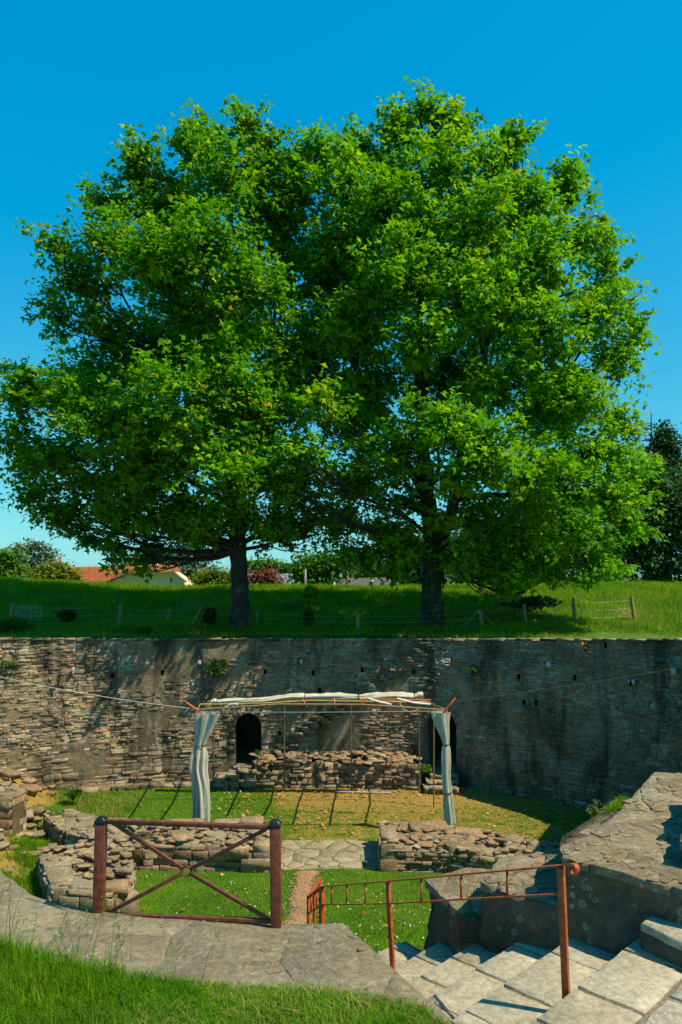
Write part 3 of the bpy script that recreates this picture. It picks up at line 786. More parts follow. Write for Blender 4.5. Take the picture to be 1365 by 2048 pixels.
# grassy ground in front
def zfore(x, y):
    z = ZL + .015 + np.clip(5.75 - y, 0, 9) * .05 + sstep(-.6, -2.6, x) * np.clip(6.2 + .35 * np.maximum(-x - 2, 0) - y, 0, 3) * .10
    return z + (n2(x, y, 2.0, 61) - .5) * .06
fore_poly = [(-9, -4), (.85, -4), (.95, 4.9), (.60, 5.5), (.15, 5.66), (-.2, 5.74), (-1.3, 5.87), (-2.2, 6.05), (-3.0, 6.4), (-4.2, 7.0), (-5.4, 8.1), (-7.2, 10.1), (-9, 11)]
fp = np.array(fore_poly)
grid_sheet('foreground_lawn', -9, 1, -4, 11, 110, 160, zfore, M['floor'], lambda x, y: sstep(.5, .8, n2(x, y, 1.5, 77)) * .4, lambda x, y: inside(fp, x, y))

# ------------------------------------------------------------ staircase
Q0 = np.array([1.66, 5.40]); eA = np.array([.71, .704]); uB = np.array([-.704, .71])
def st(a, b): q = Q0 + eA * a + uB * b; return (float(q[0]), float(q[1]))
STR = empty('staircase', (1.66, 5.4, E - 3), label='pale stone staircase descending past the rust red handrail', cat='staircase')
levels = [(-2.2, 0.0, E - 3.0), (0.0, .56, E - 3.19), (.56, 1.07, E - 3.38), (1.07, 1.56, E - 3.57), (1.56, 2.05, E - 3.76), (2.05, 2.6, E - 3.95)]
for k, (b0, b1, z) in enumerate(levels):
    # left limit follows the ledge edge, right limit the ruin wall
    def la(b):                                  # a-coordinate of the ledge edge at depth b
        P0 = np.array([.86, 5.25]); P1 = np.array([.0, 6.95]); best = None
        d = P1 - P0; A = np.array([[d[0], -eA[0]], [d[1], -eA[1]]]); rhs = Q0 + uB * b - P0
        sol = np.linalg.solve(A, rhs); return sol[1]
    if k == 0: pts = [st(-2.2, b0), st(1.15, b0), st(1.15, 0), st(la(0) - .02, 0)]; pts = [(.78, 3.2), (3.6, 3.0), (3.6, 4.6), (2.62, 6.0), st(1.05, 0), (1.26, 5.0)]; pts = [(.84, 3.4), (4.6, 3.4), (4.6, 4.2), (2.9, 5.85), st(1.14, 0), st(-1.0, 0), (.84, 4.7)]
    else:
        pts = [st(la(b0) + .01, b0), st(1.14, b0), st(1.14 + (.1 if k > 2 else 0), b1 + .02), st(la(b1) + .01, b1 + .02)]
    pc = np.array(pts)
    prism('step_core', pts, z - .7, z - .014, M['joint'], STR, .3, .006, k)
    rr_ = np.random.default_rng(70 + k)
    if k == 0: outline = [(.84, 3.4), (4.6, 3.4), (4.6, 4.2), (2.9, 5.85), st(1.14, .03), st(-1.0, .03), (.84, 4.7)]; rows = [.03, -.50, -1.04, -1.6, -2.2, -2.8]
    else: outline = [st(la(b0), b0 + .02), st(1.15, b0 + .02), st(1.15, b1 + .035), st(la(b1), b1 + .035)]; rows = [b1 + .05, b0 - .05]
    for q in range(len(rows) - 1):
        a_ = -2.2 + rr_.uniform(0, .4)
        while a_ < 3.4:
            wd = rr_.uniform(.55, .95) if k == 0 else rr_.uniform(.45, .75); gp_ = .018 if k == 0 else .007
            quad = [np.array(st(a_ + gp_ + rr_.uniform(0, .02), rows[q + 1] + gp_)), np.array(st(a_ + wd - gp_, rows[q + 1] + gp_)), np.array(st(a_ + wd - gp_ - rr_.uniform(0, .03), rows[q] - gp_)), np.array(st(a_ + gp_, rows[q] - gp_))]
            c_ = [np.array(p) for p in outline]; ctr = sum(quad) / 4
            for i_ in range(4):
                e_ = quad[(i_ + 1) % 4] - quad[i_]; nn_ = np.array([e_[1], -e_[0]]); nn_ = nn_ / np.linalg.norm(nn_)
                if (ctr - quad[i_]) @ nn_ > 0: nn_ = -nn_
                c_ = clip_half(c_, quad[i_], nn_)
                if len(c_) < 3: break
            if len(c_) >= 3:
                c_ = np.array(c_); c_ = c_[[j for j in range(len(c_)) if np.linalg.norm(c_[j] - c_[j - 1]) > .02]]
                if len(c_) >= 3: link('slab', slab_mesh(roughen(c_, rr_, .007, .09), z + rr_.uniform(-.003, .003), .05, rr_.uniform(-.006, .006, 2), M['tread'], rr_, .010), STR)
            a_ += wd
    if 1: continue
    if k == 0: flags(STR, [(.84, 3.4), (4.6, 3.4), (4.6, 4.2), (2.9, 5.85), st(1.14, .03), st(-1.0, .03), (.84, 4.7)], .78, .52, lambda x, y: z, M['tread'], 'slab', math.atan2(eA[1], eA[0]), .05, .030, .12, .004, .005, 7, .008, .008, .10)
    else: flags(STR, [st(la(b0), b0 + .02), st(1.15, b0 + .02), st(1.15, b1 + .035), st(la(b1), b1 + .035)], .62, b1 - b0 + .2, lambda x, y: z, M['tread'], 'slab', math.atan2(eA[1], eA[0]), .05, .014, .15, .004, .006, 20 + k, .010, .008, .12)

# the corner step block at the right edge
SB = empty('corner_step', (2.7, 6.1, E - 3), label='single raised pale step block in the corner below the dark wall at right', cat='step')
sp = [(2.41, 6.03), (2.72, 5.52), (3.6, 4.6), (3.9, 4.9), (3.0, 6.0), (2.56, 6.18)]
prism('riser', sp, E - 3.05, E - 2.86, M['ruin'], SB, .1, .015, 3)
flags(SB, sp, .8, .6, lambda x, y: E - 2.80, M['tread'], 'slab', -.8, .07, .01, .2, .004, .01, 3, .015, .01)
# ------------------------------------------------------------ seating wall tiers
def tier(name, label, cat, poly, z, zb, seed, sx=.6, sy=.45, ang=.8, gap=.005, mt='slab2'):
    c = np.mean(np.array(poly), 0); t = empty(name, (c[0], c[1], z), label=label, cat=cat)
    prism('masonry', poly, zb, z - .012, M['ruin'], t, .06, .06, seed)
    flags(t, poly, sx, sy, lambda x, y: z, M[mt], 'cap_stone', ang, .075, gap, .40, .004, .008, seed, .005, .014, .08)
    return t
W_in = [(1.96, 6.64), (2.25, 6.42), (2.75, 5.92), (3.4, 5.55), (4.2, 4.9), (6, 4.5)]
W_out = [(9, 9.6), (6, 9.3), (4.28, 9.42), (3.99, 9.54), (3.3, 8.48), (2.74, 7.65), (2.3, 7.2), (2.03, 6.95)]
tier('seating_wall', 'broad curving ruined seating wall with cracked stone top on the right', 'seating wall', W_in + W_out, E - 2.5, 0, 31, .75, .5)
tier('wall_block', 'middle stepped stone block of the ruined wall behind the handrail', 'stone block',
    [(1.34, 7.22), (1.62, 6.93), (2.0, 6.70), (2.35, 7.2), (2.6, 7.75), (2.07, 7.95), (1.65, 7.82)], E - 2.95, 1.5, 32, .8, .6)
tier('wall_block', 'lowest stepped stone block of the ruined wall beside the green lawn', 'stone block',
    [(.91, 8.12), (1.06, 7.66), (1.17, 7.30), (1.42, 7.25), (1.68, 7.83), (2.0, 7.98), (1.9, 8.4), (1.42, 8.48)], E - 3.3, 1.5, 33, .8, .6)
def chips(parent, poly, z, n, seed, smax=.22):
    g = np.random.default_rng(seed); P = np.array(poly); L = []
    while len(L) < n:
        x = g.uniform(P[:, 0].min(), min(P[:, 0].max(), 5.0)); y = g.uniform(P[:, 1].min(), P[:, 1].max())
        if not inside(poly, np.array([x]), np.array([y]))[0] or not inside(poly, np.array([x + .06]), np.array([y - .06]))[0]: n -= .2; continue
        a = g.normal(.9, .5); s_ = g.uniform(.04, smax); L.append(mat4((x, y, z - .006), (math.cos(a), math.sin(a), 0), (0, 0, 1), (math.sin(a), -math.cos(a), 0), (s_, g.uniform(.008, .02), s_ * g.uniform(.3, .7))))
    place_stones(parent, L, M['slab2'], 'chip', 25)
chips(bpy.data.objects['seating_wall'], W_in + W_out, E - 2.5, 260, 1)
chips(bpy.data.objects['wall_block'], [(1.34, 7.22), (1.62, 6.93), (2.0, 6.70), (2.35, 7.2), (2.6, 7.75), (2.07, 7.95), (1.65, 7.82)], E - 2.95, 50, 2)
chips(LD, [(-7.3, 9.6)] + [(x, y - .2) for x, y in reversed(front_edge[:-1])] + [(.80, 5.2)] + list(reversed(right_edge)) + list(reversed(back_edge[:-1])), ZL, 140, 3, .16)
def top_rubble(parent, poly, z, n, seed):
    g = np.random.default_rng(seed); P = np.array(poly); L = []; G = []
    while len(L) < n:
        x = g.uniform(P[:, 0].min(), P[:, 0].max()); y = g.uniform(P[:, 1].min(), P[:, 1].max())
        if not inside(poly, np.array([x]), np.array([y]))[0]: continue
        a = g.uniform(0, 6.28); s_ = g.uniform(.07, .26) * (1.5 if g.random() < .1 else 1); tl_ = g.uniform(-.3, .3)
        L.append(mat4((x, y, z + .01), (math.cos(a), math.sin(a), tl_), (0, 0, 1), (math.sin(a), -math.cos(a), g.uniform(-.25, .25)), (s_, s_ * g.uniform(.2, .45), s_ * g.uniform(.5, .9))))
    place_stones(parent, L, M['warm'], 'rubble_piece', 60)
RTOPS = [([(-6.05, 15.7), (-4.75, 15.55), (-4.5, 15.9), (-4.75, 17.2), (-5.35, 18.6), (-7.1, 18.4), (-7.0, 17.4)], .66), ([(-5.95, 18.55), (-1.68, 18.25), (-1.66, 19.75), (-4.2, 19.95), (-6.3, 20.3)], .63), (RWp, .56), ([(-6.3, 19.0), (-6.2, 20.2), (-7.6, 21.2), (-8.3, 20.9), (-7.3, 19.6)], .62)]
top_rubble(BK, RTOPS[0][0], .66, 70, 1); top_rubble(LW, RTOPS[1][0], .64, 130, 2); top_rubble(RW, RWp, .57, 150, 3)
0 and chips(BK, [(-6.05, 15.7), (-4.75, 15.55), (-4.5, 15.9), (-4.75, 17.2), (-5.35, 18.6), (-7.1, 18.4), (-7.0, 17.4)], .69, 120, 4, .4)
0 and chips(LW, [(-5.95, 18.55), (-1.68, 18.25), (-1.66, 19.75), (-4.2, 19.95), (-6.3, 20.3)], .67, 160, 5, .35)
0 and chips(RW, RWp, .6, 160, 6, .4)
# off-frame tiers whose shadows fall on the wall top
tier('seating_block', 'small raised stone seat block on the seating wall at the right edge', 'stone block', [(2.90, 6.42), (3.3, 6.1), (3.9, 6.7), (3.3, 7.0)], E - 2.28, E - 2.6, 34)
tier('seating_block', 'tall seating tier rising just outside the right edge', 'stone block', [(3.32, 6.95), (3.9, 6.2), (7, 6.0), (7, 8.0), (3.9, 8.0), (3.75, 7.6), (3.55, 7.4), (3.5, 7.15)], E - 1.95, E - 2.6, 35)
tier('seating_block', 'far seating tier beyond the right edge of the seating wall', 'stone block', [(4.35, 8.75), (6, 8.5), (6, 9.2), (4.5, 9.2)], E - 2.2, E - 2.6, 36)
# the flank of the seating rises beyond the right edge; its shadow crosses the arena floor
fl = empty('cavea_flank', (13, 19, 0), label='high ruined flank of the seating at the far right of the arena', cat='wall')
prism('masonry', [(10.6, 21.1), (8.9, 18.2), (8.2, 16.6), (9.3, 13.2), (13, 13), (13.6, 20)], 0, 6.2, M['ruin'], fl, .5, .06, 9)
# ------------------------------------------------------------ brown gate
g = empty('metal_barrier', (-1.38, 6.95, ZL), label='dark brown steel barrier with crossed bars and centre ring on the ledge', cat='barrier')
YG = (7.14, 6.84)                               # left and right post distances
pl = at(203, 1836, YG[0]); pr = at(551, 1851, YG[1])
zl, zr = at(210, 1645, YG[0]).z, at(551, 1652, YG[1]).z
for (p, zt, cx) in ((pl, zl, 0), (pr, zr, 0)):
    mb = MB(); mb.bar((p.x - (.035 if cx == 0 and p is pl else -.012), p.y, p.z - .35), (p.x, p.y, zt), .096, .096, (0, 1, 0)); po = mb.build('post', M['gate'], g, bevel=.006)
    mb = MB(); mb.box((p.x, p.y, zt + .015), (.108, .108, .03)); mb.box((p.x, p.y, zt + .045), (.10, .10, .03), taper=.55)
    o = mb.build('cap', M['cap'], None, bevel=.008); put_under(o, g)
d = (pr - pl); d.z = 0; d.normalize()
def gp(f, z): q = pl.lerp(pr, f); return Vector((q.x, q.y, z))
tl = at(222, 1642, YG[0]).z; tr = at(540, 1655, YG[1]).z; bl = at(218, 1829, YG[0]).z; brz = at(540, 1843, YG[1]).z
MB_ = MB(); MB_.bar(gp(.03, tl), gp(.97, tr), .045, .04); MB_.build('top_rail', M['gate'], g, bevel=.003)
MB_ = MB(); MB_.bar(gp(.03, bl), gp(.97, brz), .045, .04); MB_.build('bottom_rail', M['gate'], g, bevel=.003)
cz = (tl + tr + bl + brz) / 4; rr = .045
def brace(f, z):
    a = gp(f, z); c = gp(.5, cz); v = (c - a).normalized(); m_ = MB(); m_.bar(a, c - v * rr, .022, .035); m_.build('brace', M['gate'], g, bevel=.002)
brace(.07, tl - .01); brace(.95, tr - .02); brace(.05, bl + .03); brace(.96, brz + .02)
MB_ = MB(); c = gp(.5, cz)
ring = [c + Vector((d.x * math.cos(a), d.y * math.cos(a), math.sin(a))) * rr for a in np.linspace(0, 2 * math.pi, 25)]
MB_.tube(ring, .011, 6, False); MB_.build('ring', M['gate'], g, smooth=True)

# ------------------------------------------------------------ handrail
h = empty('handrail', (1.6, 5.4, E - 3), label='rust red iron handrail with small balusters running down beside the stairs', cat='handrail')
A = at(1122, 1731, 5.40); B = at(776, 1762, 7.2); C = at(645, 1773, 8.5); D = at(618, 1793, 9.4); F_ = at(641, 1755, 12.6)
lo = [at(1122, 1788, 5.40), at(776, 1807, 7.2), at(645, 1809, 8.5), at(618, 1826, 9.4), at(641, 1776, 12.6)]
hi = [A, B, C, D, F_]
for k in range(4):
    m_ = MB(); m_.bar(hi[k], hi[k + 1], .042, .012); m_.build('top_rail', M['rail'], h, bevel=.002)
    m_ = MB(); m_.bar(lo[k], lo[k + 1], .028, .012); m_.build('lower_rail', M['rail'], h, bevel=.002)
def balus(k, fr):
    for f in fr:
        a = hi[k].lerp(hi[k + 1], f); b = lo[k].lerp(lo[k + 1], f); m_ = MB(); m_.bar(a, b, .018, .018, (0, 1, 0)); m_.build('baluster', M['rail'], h)
def fr_px(k, xs):
    out = []
    for x in xs:
        lo_, hi_ = 0., 1.
        for _ in range(30):
            m_ = (lo_ + hi_) / 2; q = hi[k].lerp(hi[k + 1], m_); px = 682.5 + q.x / q.y * FOC
            if px > x: lo_ = m_
            else: hi_ = m_
        out.append(lo_)
    return out
balus(0, fr_px(0, (1015, 923, 843))); balus(1, fr_px(1, (731, 694, 664))); balus(2, (.2, .4, .6, .8)); balus(3, (.15, .3, .45, .6, .75, .9))
def rpost(p, zb, wd=.05):
    m_ = MB(); m_.box((p.x, p.y, (p.z + zb) / 2), (wd, wd, p.z - zb), Matrix.Rotation(.6, 3, 'Z')); m_.build('post', M['rail'], h, bevel=.003)
# the first post leans slightly, standing on the lower tread against the riser
pb = at(1135, 1990, 5.44); m_ = MB(); m_.bar(pb - Vector((0, 0, .18)), A - Vector((0, 0, .01)), .05, .05, (.6, 1, 0)); m_.build('post', M['rail'], h, bevel=.003)
pb = at(787, 1932, 7.12); m_ = MB(); m_.bar(pb - Vector((0, 0, .1)), B, .04, .04, (.6, 1, 0)); m_.build('post', M['rail'], h, bevel=.003)
rpost(C, C.z - 1.0); rpost(D, D.z - 1.0, .04); rpost(F_, F_.z - .9, .04); rpost(hi[2].lerp(hi[3], .55), D.z - .8, .03)
# scroll end
m_ = MB(); u = (A - B).normalized(); up = Vector((0, 0, 1)); pts = [A]; c0 = A + u * .12 + Vector((0, 0, -.042))
for a in np.linspace(R(90), R(-230), 22):
    rd = .045 * (1 - .55 * (R(90) - a) / R(320)); pts.append(c0 + u * (rd * math.cos(a)) + up * (rd * math.sin(a)))
vs = []; s_ = u.cross(up).normalized()
for i, p in enumerate(pts):
    tt = (pts[min(i + 1, len(pts) - 1)] - pts[max(0, i - 1)]).normalized(); nn = tt.cross(s_)
    for a_, b_ in ((-1, -1), (1, -1), (1, 1), (-1, 1)): vs.append(p + s_ * (a_ * .021) + nn * (b_ * .005))
fs = [(4 * i + k, 4 * i + (k + 1) % 4, 4 * i + 4 + (k + 1) % 4, 4 * i + 4 + k) for i in range(len(pts) - 1) for k in range(4)] + [(3, 2, 1, 0)]
m_.add(vs, fs); m_.build('scroll', M['rail'], h)

# ------------------------------------------------------------ canopy frame with curtains
YF, YB = 20.9, 25.1
cf = empty('canopy_frame', (-.5, 23.3, 0), label='open tubular canopy frame with thin poles in front of the old wall', cat='canopy frame')
FL = at(394, 1420, YF); FR = at(893, 1420, YF)
def gz(x, y): return float(zfloor(x, y))
for p, py in ((FL, 1649), (FR, 1668)):
    m_ = MB(); m_.tube([(p.x, p.y, gz(p.x, p.y) - .1), p], .03, 8); m_.build('pole', M['pole'], cf, smooth=True)
backs = [(428, 1418), (569, 1414), (703, 1412), (839, 1412)]
bt = []
for px, py in backs:
    t_ = at(px, py, YB); bt.append(t_); m_ = MB(); m_.tube([(t_.x, YB, -.05), t_], .022, 8); m_.build('pole', M['pole'], cf, smooth=True)
t_ = at(868, 1412, 23.4); m_ = MB(); m_.tube([(t_.x, 23.4, 0), t_], .022, 8); m_.build('pole', M['bar'], cf, smooth=True)
m_ = MB(); m_.tube([FL, FL.lerp(FR, .33) + Vector((0, 0, .16)), FL.lerp(FR, .66) + Vector((0, 0, .15)), FR], .028, 8); m_.build('front_beam', M['bar'], cf, smooth=True)
bl_ = at(400, 1409, YB); br_ = at(855, 1404, YB)
m_ = MB(); m_.tube([bl_, at(620, 1402, YB), br_], .03, 8); m_.build('back_beam', M['yellowbar'], cf, smooth=True)
m_ = MB(); m_.tube([at(415, 1409, 23.4), at(540, 1406, 23.4), at(620, 1401, 23.4), at(862, 1405, 23.4)], .022, 8); m_.build('middle_beam', M['yellowbar'], cf, smooth=True)
m_ = MB(); m_.tube([at(720, 1398.5, 24.2), at(862, 1400, 24.2)], .025, 8); m_.build('short_beam', M['orange'], cf, smooth=True)
# rafters front to back, slightly sagging
for k, f in enumerate((0, .14, .28, .42, .57, .71, .86, 1)):
    a = FL.lerp(FR, f) + Vector((0, 0, .14 * math.sin(f * math.pi))); b = bl_.lerp(br_, f); mid = a.lerp(b, .5) + Vector((.08 * math.sin(k * 2), 0, -.04))
    m_ = MB(); m_.tube([a, mid, b], .028 if k in (0, 7) else .030, 6); m_.build('rafter', M['bar'], cf, smooth=True)
for (p0, p1) in (((372, 1404), (396, 1421)), ((891, 1421), (911, 1396))):
    m_ = MB(); m_.bar(at(*p0, YF), at(*p1, YF), .075, .04); m_.build('corner_arm', M['orange'], cf, bevel=.006)
for p in (FL, FR):
    m_ = MB(); m_.box((p.x, p.y, p.z - .06), (.07, .07, .24)); m_.build('corner_socket', M['orange'], cf, bevel=.006)
m_ = MB(); m_.tube([at(396, 1424, YF - .03), at(640, 1424.5, YF - .03), at(892, 1422, YF - .03)], .008, 5); m_.build('cross_wire', M['wire'], cf)
for (a, b) in (((606, 1398), (615, 1416)), ((668, 1397), (672, 1418))):
    m_ = MB(); m_.bar(at(*a, 22.4), at(*b, 22.4), .045, .03); m_.build('clamp', M['orange'], cf)
for (a, b, c_) in (((450, 1415), (462, 1409), (475, 1408)), ((738, 1397), (760, 1404), (783, 1409)), ((795, 1397), (830, 1406), (862, 1409))):
    m_ = MB(); m_.tube([at(*a, 22.2), at(*b, 22.1), at(*c_, 22)], .03, 6); m_.build('cloth_strip', M['white'], cf, smooth=True)
# sagging cord loops
m_ = MB(); m_.tube([at(800, 1404, 21.8), at(806, 1418, 21.8), at(820, 1424, 21.8), at(838, 1419, 21.8)], .008, 5); m_.build('cord', M['rope'], cf)
# coiled rope hanging
m_ = MB(); cc = at(486, 1419, 21.6); m_.tube([cc + Vector((.045 * math.cos(a), 0, .06 * math.sin(a))) for a in np.linspace(0, 6.28, 12)], .014, 5, False); m_.build('rope_coil', M['rope'], cf)

def folded(rings, Y, nfold, seed, amp=.22, depth=.55, steps=4):
    """pleated cloth tube from (py, centre px, half width px)"""
    r = np.random.default_rng(seed); rs = np.array(rings, float); ys = np.linspace(rs[0, 0], rs[-1, 0], 48); V = []; n = 72
    ph = r.uniform(0, 6.28, 3)
    for i, y in enumerate(ys):
        cx = np.interp(y, rs[:, 0], rs[:, 1]); hw = np.interp(y, rs[:, 0], rs[:, 2]) / FOC * Y
        p = at(cx, y, Y); k = (y - ys[0]) / (ys[-1] - ys[0])
        for j in range(n):
            a = 2 * math.pi * j / n
            f = 1 + amp * math.sin(nfold * a + ph[0] + 1.2 * math.sin(k * 3 + ph[1])) + amp * .5 * math.sin((nfold * 2 - 3) * a + ph[2] + k * 2)
            f += .30 * (float(vnoise(np.array([math.cos(a) * 1.6 + seed, math.sin(a) * 1.6, k * 7.]), 3)) - .5)
            V.append((p.x + math.cos(a) * hw * f, Y + math.sin(a) * hw * f * depth - .02, p.z))
    F = [(i * n + j, i * n + (j + 1) % n, (i + 1) * n + (j + 1) % n, (i + 1) * n + j) for i in range(len(ys) - 1) for j in range(n)]
    return meshnp('cloth', V, [np.array(F)], None, M['cloth'], True)
def curtain(label, rings, ties, Y, nf, seed, strap=None):
    y0, cx0, _ = rings[0]; t = empty('curtain', tuple(at(cx0, rings[-1][0], Y)), label=label, cat='curtain')
    link('cloth', folded(rings, Y, nf, seed), t)
    rs = np.array(rings, float)
    for ty in ties:
        cx = np.interp(ty, rs[:, 0], rs[:, 1]); hw = np.interp(ty, rs[:, 0], rs[:, 2]) / FOC * Y; p = at(cx, ty, Y); m_ = MB()
        m_.tube([(p.x + math.cos(a) * (hw * 1.15 + .012), Y + math.sin(a) * (hw * .75 + .012) - .02, p.z + .03 * math.cos(a)) for a in np.linspace(0, 6.28, 20)], .014, 5, False); m_.build('tie', M['dark'], t, smooth=True)
    if strap:
        m_ = MB(); m_.tube([at(px, py, Y - .28) for px, py in strap], .016, 6); m_.build('strap', M['dark'], t)
    # rings to the cross wire
    for k in range(4):
        q = at(cx0 + (k - 1.5) * rings[0][2] * .5, y0 - 2, Y); m_ = MB(); m_.bar(q, q + Vector((0, 0, .06)), .01); m_.build('hook', M['wire'], t)
    return t
curtain('wide pale canvas curtain tied to the left front pole of the canopy', [(1426, 416, 23), (1445, 413, 19), (1465, 408, 15), (1480, 403, 11), (1492, 401, 9), (1500, 400, 12), (1515, 398, 15), (1535, 396, 15), (1550, 398, 14), (1570, 402, 14), (1600, 403.5, 14), (1643, 404, 14)], [1491], YF, 7, 3, [(391, 1490), (391, 1570), (389.5, 1642)])
curtain('narrow pale canvas curtain bundled around the right front pole of the canopy', [(1424, 880, 17), (1440, 882, 14), (1460, 887, 10), (1478, 891, 6.5), (1488, 892, 5), (1498, 892, 7), (1520, 892.5, 7.5), (1545, 893, 7), (1575, 894, 7), (1600, 896, 8.5), (1625, 898, 9), (1646, 899, 10)], [1489, 1585], YF, 5, 8)
# rolled tarp
tp = empty('rolled_tarp', tuple(at(640, 1405, 24.6)), label='long rolled pale tarpaulin lashed on top of the canopy frame', cat='tarpaulin')
ks = [(424, 1405, 5), (430, 1403, 6), (436, 1404.5, 5), (465, 1402, 5), (500, 1401, 4.5), (530, 1400, 5), (560, 1396, 6), (585, 1393, 6), (605, 1393, 6), (612, 1393, 5), (640, 1394, 6.5), (680, 1393, 6.5), (715, 1394.5, 5), (722, 1394.5, 5), (750, 1392, 7), (790, 1391, 7.5), (822, 1393, 6.5), (830, 1394, 5), (838, 1391, 7), (846, 1390, 6)]
r = np.random.default_rng(2); xs = np.linspace(424, 846, 150); K = np.array(ks, float); V = []; n = 24
for x in xs:
    cy = np.interp(x, K[:, 0], K[:, 1]); rad = np.interp(x, K[:, 0], K[:, 2]) / FOC * 24.4; p = at(x, cy, 24.4)
    for j in range(n):
        a = 2 * math.pi * j / n; f = 1 + .13 * math.sin(5 * a + x * .03) + .09 * math.sin(8 * a - x * .06) + .06 * math.sin(x * .25 + a)
        V.append((p.x, 24.4 + math.cos(a) * rad * 1.5 * f, p.z + math.sin(a) * rad * f))
F = [(i * n + j, i * n + (j + 1) % n, (i + 1) * n + (j + 1) % n, (i + 1) * n + j) for i in range(len(xs) - 1) for j in range(n)]
link('canvas_roll', meshnp('canvas_roll', V, [np.array(F), np.array([list(range(n)), list(range(len(V) - n, len(V)))])], None, M['tarp'], True), tp)
for x in (436, 611, 718, 829):
    cy = np.interp(x, K[:, 0], K[:, 1]); p = at(x, cy, 24.4); m_ = MB(); m_.tube([(p.x, 24.4 + math.cos(a) * .15, p.z + math.sin(a) * .1) for a in np.linspace(0, 6.28, 16)], .013, 5, False); m_.build('lashing', M['dark'] if x != 611 else M['orange'], tp)
# guy ropes
def rope(label, a, b, sag, rad, mat='rope'):
    pts = [a.lerp(b, f) - Vector((0, 0, sag * 4 * f * (1 - f))) for f in np.linspace(0, 1, 24)]; m_ = MB(); m_.tube(pts, rad, 5)
    o = m_.build('guy_rope', M[mat], None, smooth=True); tag(o, label, 'rope'); return o
sL, zL = wall_at(-30, 1346); pL = wfrm(sL); rope('pale guy rope from the left canopy corner to the left end of the wall', Vector((*(pL[0] + pL[2] * .12), zL)), FL + Vector((-.05, 0, .03)), .10, .011)
sR, zR = wall_at(1372, 1333); pR = wfrm(sR); rope('thin guy rope from the right canopy corner to the shaded right wall', FR + Vector((.25, 0, .25)), Vector((*(pR[0] + pR[2] * .12), zR)), .05, .004, 'pole')
m_ = MB(); a, b = atz(672, 1583, .04), atz(783, 1586, .04); m_.tube([a, b], .028, 8); tag(m_.build('pipe', M['wire'], None, smooth=True), 'grey metal pipe lying on the bare ground before the platform', 'pipe')
# ------------------------------------------------------------ fixtures on the wall
def fixture(px, py, w_, h_, label, bracket=False, cat='lamp'):
    s, z = wall_at(px, py); p, t, n = wfrm(s); q = Vector((*(p + n * .13), z)); t3 = Vector((*t, 0)); n3 = Vector((*n, 0))
    e = empty('wall_lamp', tuple(q), label=label, cat=cat, group='small fixtures on the arena wall')
    Rm = Matrix((t3, -n3, Vector((0, 0, 1)))).transposed()
    m_ = MB(); m_.box(q, (w_ * .85, .10, h_ * .85), Rm, .92); m_.build('housing', M['fixture'], e, bevel=.008)
    m_ = MB(); m_.box(q - n3 * .09, (.04, .12, .04), Rm); m_.build('mount', M['pole'], e)
    if bracket:
        for dz in (-.1, .0, .1):
            m_ = MB(); m_.bar(q + t3 * -.24 + Vector((0, 0, dz)), q + t3 * .24 + Vector((0, 0, dz)), .012); m_.build('guard_bar', M['wire'], e)
        for dx in (-.24, .24):
            m_ = MB(); m_.bar(q + t3 * dx + Vector((0, 0, -.1)), q + t3 * dx + Vector((0, 0, .1)), .012); m_.build('guard_bar', M['wire'], e)
fixture(147, 1338, .11, .17, 'small white box high on the sunlit left part of the wall')
fixture(400, 1324, .13, .15, 'small pale plate on the shaded wall left of the canopy')
fixture(603, 1322, .12, .15, 'small pale plate on the wall above the rolled tarp')
fixture(887, 1323, .16, .15, 'white lamp with side bracket above the right doorway', True)
fixture(1102, 1328, .16, .17, 'white lamp in a wire guard on the shaded right wall', True)
fixture(1354, 1341, .18, .17, 'pale plate on the dark wall at the right edge')
fixture(1273, 1363, .10, .16, 'small grey plate low on the dark right wall')
m_ = MB(); a = at(858, 1500, 26.0)

# ------------------------------------------------------------ wire fence on the bank
fe = empty('wire_fence', (0, 29.5, 5), label='old wire fence of leaning grey wooden posts along the grassy bank', cat='fence')
posts = [(27, 1205, 20, 1243, 28.6), (243, 1207, 238, 1246, 29.3), (340, 1218, 334, 1250, 29.6), (512, 1222, 515, 1262, 29.3), (716, 1228, 716, 1273, 28.0), (959, 1219, 966, 1262, 28.6), (1048, 1208, 1053, 1250, 29.2), (1147, 1196, 1150, 1238, 29.8), (1263, 1193, 1270, 1240, 30.0)]
tops = []
for (x0, y0, x1, y1, Y) in posts:
    b = at(x1, y1, Y); b.z = float(zbank(b.x, Y)) - .1; a = at(x0, y0, Y + .05); tops.append((a, b)); m_ = MB(); m_.tube([b, b.lerp(a, .5), a], [.075, .07, .062], 7); m_.build('post', M['wood'], fe)
for (x0, y0, x1, y1, Y) in ((960, 1221, 994, 1258, 28.7), (957, 1222, 930, 1250, 28.7), (404, 1214, 380, 1256, 28.7), (60, 1212, 62, 1238, 28.8)):
    m_ = MB(); m_.tube([at(x0, y0, Y), at(x1, y1, Y)], .035, 6); m_.build('brace', M['wood'], fe)
for k in range(len(tops) - 1):
    for f in (.25, .55, .85):
        a = tops[k][1].lerp(tops[k][0], f); b = tops[k + 1][1].lerp(tops[k + 1][0], f); m_ = MB(); m_.tube([a, a.lerp(b, .5) - Vector((0, 0, .06)), b], .003, 4); m_.build('wire', M['wire'], fe)
# sagging mesh at the left
m_ = MB()
for j in range(6): m_.tube([at(26 + i * 10, 1212 + j * 5.2 + .5 * math.sin(i * 1.7 + j), 28.7) for i in range(7)], .004, 4)
for i in range(6): m_.tube([at(32 + i * 10, 1212, 28.7), at(32 + i * 10, 1238, 28.7)], .003, 4)
m_.build('wire_mesh', M['wire'], fe)

